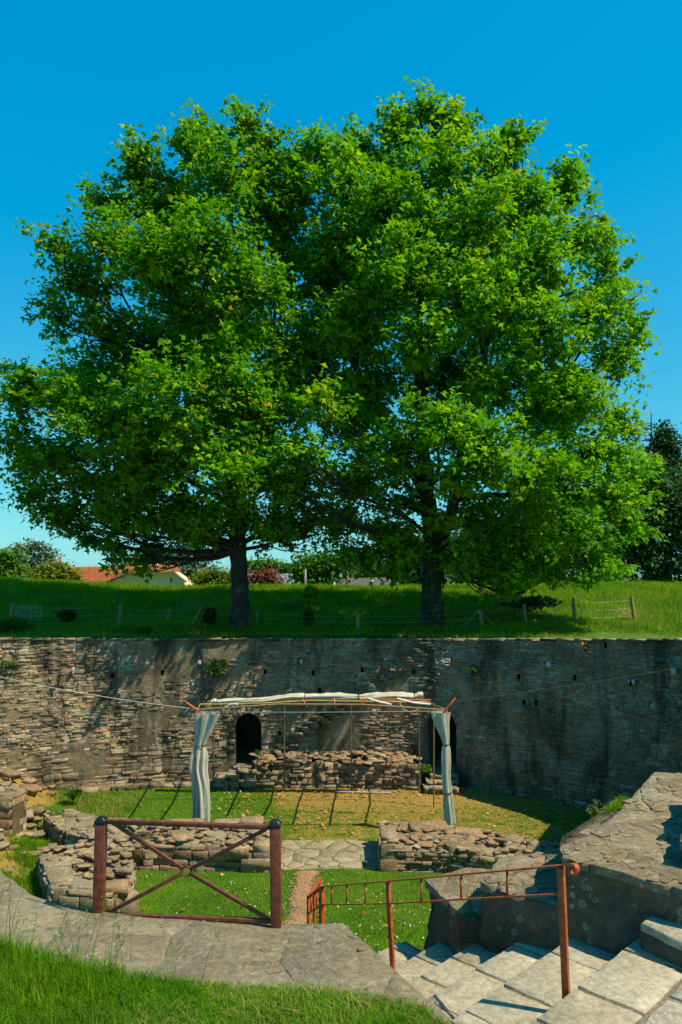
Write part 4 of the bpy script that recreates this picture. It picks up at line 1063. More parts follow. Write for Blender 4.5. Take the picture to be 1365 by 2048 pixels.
# ------------------------------------------------------------ houses far behind
hs_ = empty('house', tuple(at(250, 1165, 80)), label='low house with a long red tiled roof and cream gable behind the bank', cat='house')
YH = 80.
def roof_rows(a, b, c, d, rows, name, mat, parent, lift=.06, cols=40):
    """a-b eave, d-c ridge; tile rows stepping, each column slightly rippled"""
    V = []; F = []; n = cols + 1
    for r_ in range(rows):
        for (f, l) in ((r_ / rows, lift), ((r_ + 1) / rows, 0)):
            for i in range(n):
                u = i / cols; p = a.lerp(b, u).lerp(d.lerp(c, u), f); V.append((p.x, p.y - l * .5, p.z + l + (.03 if i % 2 else 0)))
        b0 = r_ * 2 * n
        F += [(b0 + i, b0 + i + 1, b0 + n + i + 1, b0 + n + i) for i in range(cols)]
        if r_: F += [(b0 - n + i, b0 - n + i + 1, b0 + i + 1, b0 + i) for i in range(cols)]
    return link(name, meshnp(name, V, [np.array(F)], None, mat), parent)
a = at(100, 1170, YH); b = at(366, 1164, YH); c = at(356, 1131, YH + 4.5); d_ = at(138, 1134, YH + 4.5)
roof_rows(a, b, c, d_, 12, 'roof', M['tile'], hs_, cols=70)
mbk_ = MB(); mbk_.add([a, b, c, d_, d_ + Vector((0, 4.5, -1.9)), c + Vector((0, 4.5, -1.9))], [(3, 2, 5, 4)]); mbk_.build("roof", M["tile"], hs_)
m_ = MB(); x0, x1 = at(105, 1160, YH).x, at(362, 1160, YH).x; m_.box(((x0 + x1) / 2, YH + 4.6, 4.6), (x1 - x0, 8.6, 3.6)); m_.build('wall', M['render'], hs_)
# cream half-hipped gable
Yg = YH - 1.2
gpts = [(218, 1190), (222, 1163), (266, 1144), (344, 1144), (369, 1163), (369, 1190)]; m_ = MB()
f0 = [at(x, y, Yg) for x, y in gpts]; f1 = [p + Vector((0, 4, 0)) for p in f0]
m_.add(f0 + f1, [tuple(range(6)), tuple(range(11, 5, -1))] + [(i, (i + 1) % 6, 6 + (i + 1) % 6, 6 + i) for i in range(6)]); m_.build('gable_wall', M['render'], hs_)
m_ = MB()
for (p, q) in (((214, 1165), (265, 1141.5)), ((265, 1141.5), (345, 1141.5)), ((345, 1141.5), (373, 1164))):
    m_.bar(at(*p, Yg - .35), at(*q, Yg - .35), .12, .8, (0, 1, 0))
m_.build('eaves_board', M['brownroof'], hs_)
roof_rows(at(262, 1142.5, Yg - .4), at(347, 1142.5, Yg - .4), at(330, 1131, Yg + 2.6), at(283, 1131, Yg + 2.6), 5, 'hip_roof', M['tile'], hs_, cols=24)
roof_rows(at(214, 1166, Yg - .4), at(265, 1142, Yg - .4), at(283, 1131, Yg + 2.6), at(228, 1150, Yg + 3.5), 6, 'hip_roof', M['tile'], hs_, cols=14)
roof_rows(at(347, 1142, Yg - .4), at(373, 1165, Yg - .4), at(356, 1148, Yg + 3.5), at(330, 1131, Yg + 2.6), 6, 'hip_roof', M['tile'], hs_, cols=10)
m_ = MB(); q = at(311, 1133, YH + 2.4); m_.box(q, (1.15, .8, .75)); ch_ = m_.build('chimney', M['render'], hs_); m_ = MB(); m_.box(q + Vector((0, 0, .42)), (1.35, 1, .12)); m_.box(q + Vector((-.25, 0, .52)), (.3, .5, .2)); m_.box(q + Vector((.25, 0, .5)), (.3, .5, .15)); m_.build('chimney_pot', M['tile'], ch_)
m_ = MB(); q = at(342, 1160.5, Yg - .1); m_.box(q, (.12, .1, .5)); m_.build('downpipe', M['tile'], hs_)
h2 = empty('house', tuple(at(560, 1165, 76)), label='house with a blue grey slate roof just right of the left trunk', cat='house')
a, b, c, d_ = at(460, 1172, 76), at(601, 1170, 76), at(586, 1148, 79.5), at(480, 1147, 79.5); roof_rows(a, b, c, d_, 14, 'roof', M['slate'], h2, .02, 10)
m_ = MB(); m_.box(((a.x + b.x) / 2, 79, 4.4), (6.6, 6, 3.2)); m_.build('wall', M['render'], h2)
m_ = MB(); m_.box(at(543, 1145, 78.6), (.5, .5, .7)); m_.build('chimney', M['brownroof'], h2)
h3 = empty('house', tuple(at(715, 1168, 75)), label='low house with a brown grey roof seen between the two trunks', cat='house')
a, b, c, d_ = at(662, 1178, 75), at(800, 1178, 75), at(792, 1155, 78.5), at(671, 1157, 78.5); roof_rows(a, b, c, d_, 14, 'roof', M['brownroof'], h3, .02, 16)
m_ = MB(); m_.box(((a.x + b.x) / 2, 78.5, 4.2), (6.4, 6, 3)); m_.build('wall', M['render'], h3)
m_ = MB(); m_.bar(at(667, 1178, 74.8), at(671, 1157, 78), .16, .1); m_.bar(at(741, 1168, 76), at(746, 1162, 76.6), .1); m_.build('white_trim', M['white'], h3)
m_ = MB(); p = at(695, 1145, 62); m_.tube([(p.x, 62, 4.8), (p.x, 62, p.z)], .13, 8); po = m_.build('utility_pole', M['wood'], None); tag(po, 'brown wooden utility pole in front of the brown grey roof', 'pole')
m_ = MB(); p = at(611, 1138, 64); m_.box((p.x, 64, (p.z + 4.6) / 2), (.3, .25, p.z - 4.6), None, .7); po = m_.build('utility_pole', M['pole'], None); tag(po, 'grey concrete pole among trees right of the slate roof', 'pole')
m_ = MB(); p = at(122, 1108, 84); m_.bar((p.x, 84, 5), p, .12); m_.box((p.x, 84, at(122, 1125, 84).z), (.5, .5, .5), None, .3); po = m_.build('mast', M['tile'], None); tag(po, 'thin red mast rising left of the red tiled roof', 'mast')
# ------------------------------------------------------------ leaves and trees
LT = np.array([(0, .34, .04), (0, -.02, 0), (.56, .36, -.12), (.2, .5, 0), (0, 1.05, -.14), (-.2, .5, 0), (-.56, .36, -.12)])
LF = np.array([(0, 1, 2, 3), (0, 3, 4, 5), (0, 5, 6, 1)])
ST4 = np.array([(0, 0, 0), (.32, .5, -.05), (0, 1, -.1), (-.32, .5, -.05)]); SF4 = np.array([(0, 1, 2, 3)])
def leaves(name, P, size, fwd, up, mat, parent=None, simple=False, rn=None, g=rng, **k):
    """P: Nx3 positions; fwd, up: Nx3 rough directions"""
    n = len(P); f = fwd / (np.linalg.norm(fwd, axis=1, keepdims=True) + 1e-9); r_ = np.cross(f, up); r_ /= (np.linalg.norm(r_, axis=1, keepdims=True) + 1e-9); u = np.cross(r_, f)
    T, F0 = (ST4, SF4) if simple else (LT, LF)
    s = (size * g.uniform(.65, 1.25, n))[:, None, None]
    V = P[:, None, :] + s * (T[None, :, 0:1] * r_[:, None, :] + T[None, :, 1:2] * f[:, None, :] + T[None, :, 2:3] * u[:, None, :])
    F = (F0[None] + np.arange(n)[:, None, None] * len(T)).reshape(-1, 4)
    rn = g.random(n) if rn is None else rn
    return link(name, meshnp(name, V.reshape(-1, 3), [F], np.repeat(rn, len(T)), mat), parent, **k)
def unit(n, g): v = g.normal(size=(n, 3)); return v / np.linalg.norm(v, axis=1, keepdims=True)

def crown(name, lobes, nleaf, size, mat, parent, seed, spray=.46, per=20, flat=.62, simple=False, shell=.55, tiltdown=.25):
    """lobes: (x,y,z,rx,ry,rz); sprays of leaves gathered on twigs inside each lobe"""
    g = np.random.default_rng(seed); Lb = np.array(lobes, float)
    vol = (Lb[:, 3] * Lb[:, 4] * Lb[:, 5]) ** .72; ns = nleaf // per; cnt = np.maximum(1, (ns * vol / vol.sum()).astype(int)); C = []; O = []
    for L, c in zip(Lb, cnt):
        d = unit(c, g); rad = g.random(c) ** shell
        # uneven lobe surface
        rad = rad * (.60 + .85 * vnoise(d * 2.6 + L[:3], seed))
        p = L[:3] + d * rad[:, None] * L[3:6]; C.append(p); O.append(d)
    C = np.concatenate(C); O = np.concatenate(O); n = len(C) * per
    o = np.repeat(O, per, 0); sc = np.repeat(g.uniform(.5, 1.35, len(C)), per)
    d = unit(n, g) * (g.random(n) ** .5)[:, None] * spray * sc[:, None]; d[:, 2] *= flat
    d = d + o * (d * o).sum(1, keepdims=True) * .6          # sprays reach outward
    P = np.repeat(C, per, 0) + d; P[:, 2] -= (np.linalg.norm(d[:, :2], axis=1) ** 2) * .25
    fw = o * .6 + unit(n, g) * .9 + np.array([0, 0, -tiltdown]); up = unit(n, g) * .55 + np.array([0.1, -.15, 1.0])
    rn = np.clip(np.repeat(g.random(len(C)), per) * .5 + g.random(n) * .5 , 0, .985); rn[g.random(n) < .006] = .999
    leaves(name, P, size, fw, up, mat, parent, simple, rn, g)
    return C
def limb(mb, a, b, r0, r1, g, bow=.12, n=9):
    a = np.array(a, float); b = np.array(b, float); L = np.linalg.norm(b - a); off = unit(1, g)[0] * L * bow; off2 = unit(1, g)[0] * L * bow * .4
    pts = []
    for f in np.linspace(0, 1, n):
        p = a + (b - a) * f + off * math.sin(f * math.pi) + off2 * math.sin(f * 2 * math.pi) + np.array([0, 0, (-.03 if r0 > .04 else -.08) * L * math.sin(f * math.pi)]) * (1 if bow > .05 else 0); pts.append(p)
    mb.tube(pts, list(np.linspace(r0, r1, n)), 7, True); return np.array(pts)
def plane_tree(label, trunk, trad, lobes, nleaf, seed, forks, size=.225):
    g = np.random.default_rng(seed); b = trunk[0]
    t = empty('plane_tree', tuple(b), label=label, cat='tree', group='two big plane trees behind the arena wall')
    m_ = MB(); pts = catmull(np.array([tuple(p) for p in trunk]), 6); rad = np.interp(np.linspace(0, 1, len(pts)), [0, .04, .12, .5, .8, 1], [trad * 1.45, trad * 1.12, trad, trad * .8, trad * .4, trad * .12])
    m_.tube([p + np.array([.03 * math.sin(i * 2.1), .03 * math.cos(i * 1.7), 0]) for i, p in enumerate(pts)], list(rad), 16); m_.build('trunk', M['bark'], t, smooth=True)
    base = [(pts, rad)]
    for (a, c_, r0, r1) in forks:
        m2 = MB(); q = limb(m2, a, c_, r0, r1, g, .05, 12); m2.build('limb', M['bark'], t, smooth=True); base.append((q, np.linspace(r0, r1, 12)))
    m3 = MB(); tips = []
    allp = np.concatenate([q for q, _ in base]); allr = np.concatenate([r_ for _, r_ in base])
    for L in lobes:
        c = np.array(L[:3]); d = np.linalg.norm(allp - c, axis=1) + np.maximum(0, allp[:, 2] - (c[2] - .45 * np.hypot(*(allp[:, :2] - c[:2]).T))) * 2.2 + (allp[:, 2] < b.z + 3.0) * 50
        k = int(np.argmin(d)); r0 = min(allr[k] * .5, .085); pp = limb(m3, allp[k], c, max(r0, .05), .03, g, .07)
        for _ in range(8):
            f = g.integers(3, 9); e = c + unit(1, g)[0] * np.array(L[3:6]) * g.uniform(.6, .95); limb(m3, pp[f], e, .03, .008, g, .1, 6)
    m3.build('branches', M['bark'], t, smooth=True, kind='stuff')
    crown('crown', lobes, nleaf, size, M['leaf'], t, seed + 1)
    return t
def LB(rows, Y, ry=1.0, grow=1.0, dsc=1.0, low=0.0):
    rows = [(a, b + max(0, 500 - b) * low, c, d, e) for a, b, c, d, e in rows]
    """rows: (px, py, half width px, half height px, depth offset)"""
    out = []
    for (px, py, a, b, dy) in rows:
        y = Y + dy * dsc; p = at(px, py, y); k = y / FOC; out.append((p.x, p.y, p.z, a * k * grow, (a + b) / 2 * k * ry, b * k * grow))
    return out
YT = 28.8
left_rows = [(330, 1040, 70, 28, -1.3), (400, 1065, 45, 26, -1.2), (250, 1005, 70, 30, -1.3), (540, 1045, 50, 32, -1), (420, 1020, 60, 30, -2), (492, 252, 48, 48, 0), (540, 300, 30, 60, 0), (560, 400, 45, 90, .5), (575, 480, 40, 80, .5), (270, 295, 28, 34, 0), (400, 255, 45, 30, 0), (400, 285, 60, 50, .3), (440, 350, 85, 70, -1), (280, 320, 40, 55, 0), (330, 395, 85, 70, .5), (215, 400, 45, 50, .2), (210, 470, 70, 60, -.8), (120, 490, 45, 42, 0), (160, 565, 75, 55, .6), (105, 625, 32, 50, .3), (205, 650, 65, 45, .5), (300, 520, 95, 80, -2), (420, 480, 90, 90, -2.4), (520, 430, 50, 90, .2), (515, 340, 35, 60, .5), (380, 620, 100, 90, -1), (500, 580, 75, 90, -2), (270, 700, 100, 60, 1), (55, 775, 55, 45, -.4), (140, 790, 90, 55, -2), (30, 870, 45, 50, 0), (110, 910, 85, 60, -1), (75, 985, 50, 40, .2), (215, 850, 100, 70, -2.4), (330, 800, 100, 80, -3), (450, 760, 95, 90, -2.2), (200, 960, 80, 55, .4), (150, 1020, 45, 40, .4), (300, 940, 95, 65, -1.6), (250, 1040, 60, 40, .4), (225, 1095, 22, 48, -.2), (120, 1040, 40, 35, .2), (180, 1070, 35, 30, .4), (290, 1120, 22, 28, .2), (60, 930, 40, 40, .5), (40, 800, 45, 30, .3), (35, 745, 40, 16, .2), (410, 900, 95, 70, -2.5), (520, 850, 90, 90, -1.5), (490, 960, 85, 55, -2.6), (380, 1010, 85, 45, 0), (300, 1085, 40, 35, .5), (420, 1060, 60, 35, 1), (590, 960, 85, 70, 1), (560, 1050, 75, 45, 1.3), (640, 1040, 60, 45, 1.6), (480, 1020, 45, 35, -1.5), (600, 760, 80, 90, 1), (350, 700, 110, 90, 2.5), (200, 760, 100, 70, 3), (450, 650, 100, 120, 3.), (300, 880, 110, 80, 3), (470, 870, 110, 90, 3), (350, 480, 110, 100, 3), (560, 700, 60, 100, -1), (560, 560, 25, 70, .8)]
right_rows = [(640, 800, 50, 50, -3.4), (600, 900, 55, 45, -3.4), (560, 960, 40, 30, -3.2), (845, 192, 34, 42, 0), (790, 215, 30, 40, 0), (890, 215, 40, 40, .2), (640, 270, 40, 30, 0), (720, 262, 40, 30, 0), (760, 330, 40, 70, .4), (1025, 252, 36, 30, 0), (1130, 345, 36, 40, 0), (800, 1090, 60, 50, -.4), (700, 1100, 30, 36, .2), (930, 1120, 50, 40, -1), (1040, 1150, 70, 26, -1.2), (1180, 1140, 60, 26, -1.4), (880, 1040, 45, 30, -1.5), (905, 250, 50, 50, .4), (800, 250, 36, 60, 0), (1020, 265, 38, 40, .3), (980, 310, 60, 55, -.4), (880, 320, 90, 70, -1), (700, 275, 45, 38, .2), (610, 295, 48, 42, 0), (690, 350, 85, 70, -.6), (600, 380, 50, 60, .3), (790, 400, 90, 80, -1.6), (1130, 365, 42, 45, .3), (1060, 400, 75, 65, -.8), (950, 430, 90, 80, -2), (1205, 455, 30, 40, .3), (1160, 470, 60, 60, 0), (1080, 520, 90, 80, -2), (1215, 560, 45, 50, 0), (1265, 600, 20, 30, .2), (1180, 630, 80, 60, -1), (1270, 665, 38, 35, .2), (1230, 720, 60, 45, 0), (1080, 660, 100, 80, -2.2), (940, 580, 100, 90, -2.8), (800, 540, 90, 90, -2.4), (690, 480, 80, 90, -.8), (640, 560, 65, 90, .4), (720, 650, 90, 80, -1.4), (850, 680, 80, 60, -2.8), (620, 680, 60, 80, .8), (1000, 760, 90, 60, -2), (1130, 790, 95, 70, -1.6), (1235, 830, 45, 40, -.3), (1190, 890, 85, 60, -1.2), (1260, 920, 50, 35, 0), (880, 850, 100, 55, -3.4), (960, 900, 100, 70, -3.2), (780, 900, 90, 60, -2.6), (700, 820, 90, 80, -.8), (1080, 940, 110, 70, -2.6), (1210, 990, 80, 55, -1), (1260, 1040, 45, 50, 0), (1150, 1060, 95, 55, -1.8), (1200, 1120, 60, 36, -.8), (1080, 1130, 80, 36, -1), (1010, 1060, 80, 60, -.4), (980, 1130, 60, 42, .6), (1010, 1185, 35, 16, -.2), (900, 960, 70, 40, -3), (720, 960, 90, 60, -1), (680, 1040, 50, 50, .2), (760, 1060, 55, 50, -.2), (740, 1120, 38, 30, .3), (790, 1130, 25, 35, 0), (820, 1000, 45, 40, .6), (950, 1020, 50, 50, 1.5), (850, 500, 110, 110, 3), (1000, 600, 120, 120, 3), (720, 600, 100, 120, 3), (900, 760, 120, 90, 3.4), (1100, 800, 110, 100, 3), (740, 780, 90, 90, 3), (1090, 1000, 110, 90, 3), (960, 500, 80, 80, .5)]
def T_(px, py, dy=0): return at(px, py, YT + dy)
lt = plane_tree('left plane tree with drooping lower boughs and a straight bare trunk', [Vector((T_(481, 1250).x, YT, float(zbank(T_(481, 1250).x, YT)) - .15)), T_(480, 1180), T_(477, 1100), T_(474, 1020), T_(482, 900), T_(470, 700), T_(462, 500), T_(470, 300)], .35,
    LB(left_rows, YT, 1, 1.0, 1.4, .03), 92000, 11,
    [(T_(474, 1020), T_(400, 620, -.5), .2, .06), (T_(476, 990), T_(300, 700, .5), .17, .05), (T_(480, 930), T_(560, 560, .4), .16, .05), (T_(476, 1040), T_(590, 870, 1), .13, .05), (T_(474, 1010), T_(220, 850, -.5), .12, .03), (T_(480, 880), T_(380, 400, .6), .15, .04), (T_(476, 960), T_(420, 780, -2), .13, .05)])
rt = plane_tree('right plane tree with a forked ivy covered trunk and the taller broader crown', [Vector((T_(862, 1250).x, YT, float(zbank(T_(862, 1250).x, YT)) - .15)), T_(863, 1190), T_(866, 1110), T_(864, 1060), T_(852, 960), T_(840, 760), T_(838, 500), T_(840, 290)], .39,
    LB(right_rows, YT, 1, 0.97, 1.05, .09), 112000, 17,
    [(T_(868, 1105), T_(908, 1000, -.2), .27, .22), (T_(906, 1006), T_(960, 760, -.5), .2, .1), (T_(960, 765, -.5), T_(1060, 420, 0), .1, .04), (T_(905, 1004), T_(1100, 790, -.6), .16, .06), (T_(858, 1010), T_(700, 700, .3), .17, .06), (T_(850, 920), T_(900, 500, .6), .15, .05), (T_(845, 800), T_(790, 420, -.2), .12, .04), (T_(856, 990), T_(640, 640, .6), .13, .05), (T_(930, 900), T_(990, 620, .6), .12, .05), (T_(905, 1000), T_(1120, 1000, -.4), .12, .05)])
# ivy on the right trunk
g = np.random.default_rng(4); n = 1500; zz = g.uniform(0, 1, n) ** 1.2; a = g.uniform(0, 6.28, n); c0 = T_(863, 1250); c1 = T_(866, 1120); cz_ = np.array(c0)[None] + (np.array(c1) - np.array(c0))[None] * zz[:, None]
rad = .48 - .06 * zz; out = np.stack([np.cos(a), np.sin(a), 0 * a], -1); keep = (fbm(np.stack([a, zz * 4, 0 * a], -1), 3, 2) > .42) | (a > 3.4) & (a < 4.6)
P = (cz_ + out * rad[:, None])[keep]; o_ = out[keep]
iv = leaves('ivy', P, .12, np.array([0, 0, -1.]) + unit(len(P), g) * .6, o_ + unit(len(P), g) * .3, M['ivy'], None, False, None, g); tag(iv, 'dark ivy climbing the trunk of the right plane tree', 'ivy')

# background trees
def bgtree(label, rows, Y, mat, nleaf, size, seed, trunkpx, cat='tree', name='background_tree', group='trees beyond the bank', simple=True, per=26, spray=.8, flat=.6, ry=1.0):
    lob = LB(rows, Y, ry); x, yb, w_ = trunkpx; b = at(x, yb, Y); b.z = min(b.z, float(zbank(0, Y)))
    t = empty(name, tuple(b), label=label, cat=cat, group=group); g = np.random.default_rng(seed); m_ = MB(); top = max(lob, key=lambda l: l[2]); 
    pts = [b, b.lerp(Vector(top[:3]), .5) + Vector((.2, 0, 0)), Vector(top[:3])]; m_.tube(pts, [w_, w_ * .7, w_ * .2], 8)
    for L in lob: limb(m_, b.lerp(Vector(top[:3]), g.uniform(.25, .7)), L[:3], w_ * .3, .04, g, .1, 5)
    m_.build('trunk', M['bark'], t, smooth=True)
    crown('crown', lob, nleaf, size, M[mat], t, seed, spray, per, flat, simple)
    return t
bgtree('blue grey cedar with layered boughs at the far left', [(60, 1098, 28, 14, 0), (75, 1112, 36, 12, .5), (45, 1122, 35, 14, -.5), (88, 1130, 28, 12, 0), (60, 1140, 40, 14, 0), (72, 1090, 14, 10, 0)], 75, 'cedar_leaf', 9000, .38, 21, (62, 1175, .4), per=30, spray=1.0, flat=.22)
bgtree('light green rounded tree at the left edge before the cedar', [(12, 1118, 24, 22, 0), (0, 1140, 25, 18, 0), (25, 1145, 30, 14, 0), (-20, 1125, 30, 22, 0)], 66, 'mid_leaf', 4500, .4, 22, (10, 1175, .3))
bgtree('yellow green bush left of the red roof', [(105, 1140, 18, 18, 0), (90, 1150, 22, 12, 0), (125, 1150, 14, 12, 0), (140, 1150, 12, 12, 0)], 60, 'olive_leaf', 4500, .3, 23, (110, 1175, .15), 'bush', 'background_bush')
bgtree('dark green treetop just above the red roof', [(290, 1118, 28, 12, 0), (325, 1116, 22, 12, 0), (262, 1126, 14, 8, 0), (340, 1124, 16, 10, 0)], 95, 'mid_leaf', 4500, .5, 24, (300, 1175, .3))
bgtree('tall blue cedar rising behind the right end of the red roof', [(380, 1080, 14, 16, 0), (372, 1100, 32, 10, 0), (392, 1112, 30, 10, 0), (370, 1125, 38, 10, 0), (388, 1138, 40, 10, 0), (375, 1150, 36, 10, 0), (384, 1066, 8, 10, 0)], 88, 'cedar_leaf', 8000, .42, 25, (382, 1175, .4), per=30, spray=1.1, flat=.22)
bgtree('low yellow green shrubs left of the left trunk', [(410, 1158, 22, 9, 0), (440, 1155, 20, 12, 0), (465, 1160, 12, 10, 0)], 56, 'olive_leaf', 3000, .28, 26, (430, 1180, .1), 'bush', 'background_bush')
bgtree('dark red leaved shrub in front of the slate roof', [(530, 1153, 18, 11, 0), (512, 1157, 12, 9, 0), (548, 1160, 10, 7, 0)], 60, 'red_leaf', 3200, .24, 27, (530, 1178, .1), 'bush', 'background_bush')
bgtree('mid green tree behind the slate roof', [(520, 1132, 28, 14, 0), (560, 1135, 25, 12, 0), (590, 1138, 18, 12, 0)], 96, 'mid_leaf', 3500, .5, 28, (540, 1175, .3))
bgtree('broad green tree right of the slate roof', [(620, 1125, 26, 20, 0), (650, 1130, 24, 20, 0), (640, 1150, 34, 16, 0), (680, 1128, 20, 16, 0), (605, 1148, 16, 14, 0)], 72, 'mid_leaf', 6000, .42, 29, (640, 1180, .3))
bgtree('distant tree seen low in the gap between the plane trees', [(735, 1142, 20, 12, 0), (712, 1148, 14, 10, 0), (760, 1140, 20, 14, 0)], 110, 'mid_leaf', 3000, .6, 30, (735, 1175, .3))
bgtree('dark evergreen mass directly behind the right trunk', [(830, 1110, 45, 40, 0), (800, 1135, 30, 25, 0), (880, 1100, 50, 50, 1), (850, 1145, 50, 25, 0)], 58, 'dark_leaf', 9000, .36, 31, (840, 1185, .4))
bgtree('dark evergreen behind the low right boughs of the right tree', [(950, 1090, 60, 55, 0), (1010, 1080, 60, 60, 1), (980, 1140, 70, 30, 0)], 60, 'dark_leaf', 9000, .36, 32, (980, 1185, .4))
bgtree('dark broadleaf tree behind the right side of the crown', [(1090, 1060, 60, 80, 0), (1140, 1050, 60, 90, 1), (1110, 1130, 80, 38, 0)], 60, 'dark_leaf', 9000, .36, 33, (1110, 1185, .4))
bgtree('large dark tree mass at the right edge under the conifer', [(1245, 1010, 45, 70, 0), (1290, 960, 45, 55, 0), (1330, 1000, 55, 60, .5), (1350, 1070, 50, 60, 0), (1280, 1080, 60, 65, 0), (1230, 1110, 50, 50, 0), (1330, 1135, 60, 34, 0), (1400, 1040, 60, 90, 1)], 52, 'dark_leaf', 24000, .30, 34, (1300, 1185, .5))
bgtree('tall dark conifer with a narrow ragged top at the far right', [(1328, 872, 14, 22, 0), (1318, 900, 20, 26, 0), (1340, 905, 18, 26, 0), (1330, 945, 28, 30, 0), (1350, 930, 8, 12, 0), (1310, 950, 22, 30, 0)], 60, 'dark_leaf', 8000, .34, 35, (1328, 1185, .4))
bgtree('brownish thin treetop at the right margin', [(1362, 960, 10, 12, 0), (1370, 980, 16, 16, 0), (1380, 1000, 20, 20, 0)], 64, 'red_leaf', 900, .28, 36, (1372, 1185, .3))
# the dead spire
dt = empty('dead_tree', tuple(at(1303, 1180, 59)), label='bare dead spire with thin drooping twigs beside the dark conifer', cat='tree'); m_ = MB(); b = at(1302, 1160, 59); tp_ = at(1303, 826, 59); m_.tube([b, b.lerp(tp_, .6), tp_], [.3, .16, .03], 7); m_.build('trunk', M['bark'], dt)
g = np.random.default_rng(9)
for k in range(26):
    f = g.uniform(.66, .97); p = b.lerp(tp_, f); L = (1.02 - f) * 7 + .3; sg = -1 if k % 3 else 1; m_ = MB(); e = p + Vector((sg * L * (.9 if sg < 0 else .5), g.uniform(-.5, .5), -L * .35 + g.uniform(0, .5)))
    m_.tube([p, p.lerp(e, .5) + Vector((0, 0, .06 * L)), e], [.035, .025, .008], 4); m_.build('twig', M['bark'], dt)

# bank shrubs and bits
def shrub(label, px, py, w_, h_, Y, mat, n, size, seed, name='shrub', cat='shrub', simple=False):
    c = at(px, py, Y); k = Y / FOC; g = np.random.default_rng(seed); d = unit(n, g) * (g.random(n) ** .45)[:, None]; P = np.array(c) + d * np.array([w_ * k, w_ * k, h_ * k])
    e = empty(name, (c.x, c.y, c.z - h_ * k), label=label, cat=cat); m_ = MB()
    for q in range(5): limb(m_, (c.x, c.y, c.z - h_ * k - .1), P[q * 7], .02, .006, g, .1, 5)
    m_.build('stem', M['bark'], e); leaves('foliage', P, size, d + np.array([0, 0, .3]) + unit(n, g) * .6, unit(n, g) * .5 + np.array([0, 0, 1.]), M[mat], e, simple, None, g)
shrub('dark ivy covered stump in deep shade left of the left trunk', 421, 1240, 13, 26, 29, 'ivy', 900, .12, 1)
shrub('leafy young sucker standing on the bank between the two trunks', 622, 1192, 16, 20, 29, 'leaf', 220, .2, 2)
shrub('dark narrow bush on the shaded bank right of the left trunk', 618, 1240, 9, 24, 29, 'dark_leaf', 400, .12, 3)
shrub('dense dark shrub on the bank left of the first grey post', 135, 1230, 18, 9, 29, 'dark_leaf', 500, .14, 4)
shrub('green weed mass by the fence at the left edge', 25, 1250, 40, 14, 28.2, 'mid_leaf', 900, .12, 5)
shrub('bright sunlit weed clump on the wall edge left of the shade', 288, 1262, 18, 12, 27.8, 'olive_leaf', 260, .13, 6)
shrub('shaded low scrub under the lowest right boughs', 1060, 1205, 60, 10, 30.5, 'dark_leaf', 900, .16, 7)
# bare fallen branch
m_ = MB(); m_.tube([at(1008, 1208, 29.6), at(1030, 1192, 29.8), at(1062, 1172, 30.2), at(1090, 1160, 30.6)], [.11, .10, .08, .05], 8); m_.tube([at(1035, 1190, 29.8), at(1052, 1184, 30), at(1075, 1180, 30.2)], [.05, .035, .015], 6)
tag(m_.build('fallen_branch', M['bark'], None, smooth=True), 'thick bare branch leaning into the low boughs above the bank', 'branch')
def wplant(label, px, py, w_, h_, mat, n, size, seed):
    s, z = wall_at(px, py); p, t, nn = wfrm(s); Y = p[1] + nn[1] * .12; shrub(label, px, py, w_, h_, Y - .05, mat, n, size, seed, 'wall_plant', 'wall plant', False)
wplant('bright green fern tuft growing on the shaded wall right of the canopy', 948, 1341, 14, 5, 'mid_leaf', 90, .10, 11)
wplant('dark leafy creeper patch on the wall near the left pale plate', 432, 1334, 26, 16, 'dark_leaf', 420, .11, 12)
wplant('small green tuft on the sunny wall at the far left', 18, 1327, 14, 5, 'mid_leaf', 80, .09, 13)
wplant('tiny green tuft below the left white box on the wall', 117, 1362, 5, 4, 'mid_leaf', 30, .08, 14)
wplant('dry orange tuft on the top of the right wall', 1170, 1291, 5, 5, 'litter', 40, .09, 15)
shrub('green plant at the foot of the right doorway steps', 851, 1536, 13, 6, 25.3, 'mid_leaf', 140, .08, 16, 'weed', 'weed')
shrub('small fern in the left arched doorway', 517, 1505, 5, 3, 26.1, 'mid_leaf', 30, .09, 17, 'weed', 'weed')
shrub('green weed on the rubble platform behind the first thin pole', 543, 1530, 5, 8, 25.1, 'mid_leaf', 60, .07, 18, 'weed', 'weed')
shrub('reddish tuft hanging on the wall above the platform right end', 829, 1504, 10, 7, 26, 'red_leaf', 120, .07, 19, 'wall_plant', 'wall plant')
shrub('leafy weeds at the shaded foot of the wall left of the curtain', 147, 1587, 16, 7, 23.6, 'mid_leaf', 260, .09, 20, 'weed', 'weed')

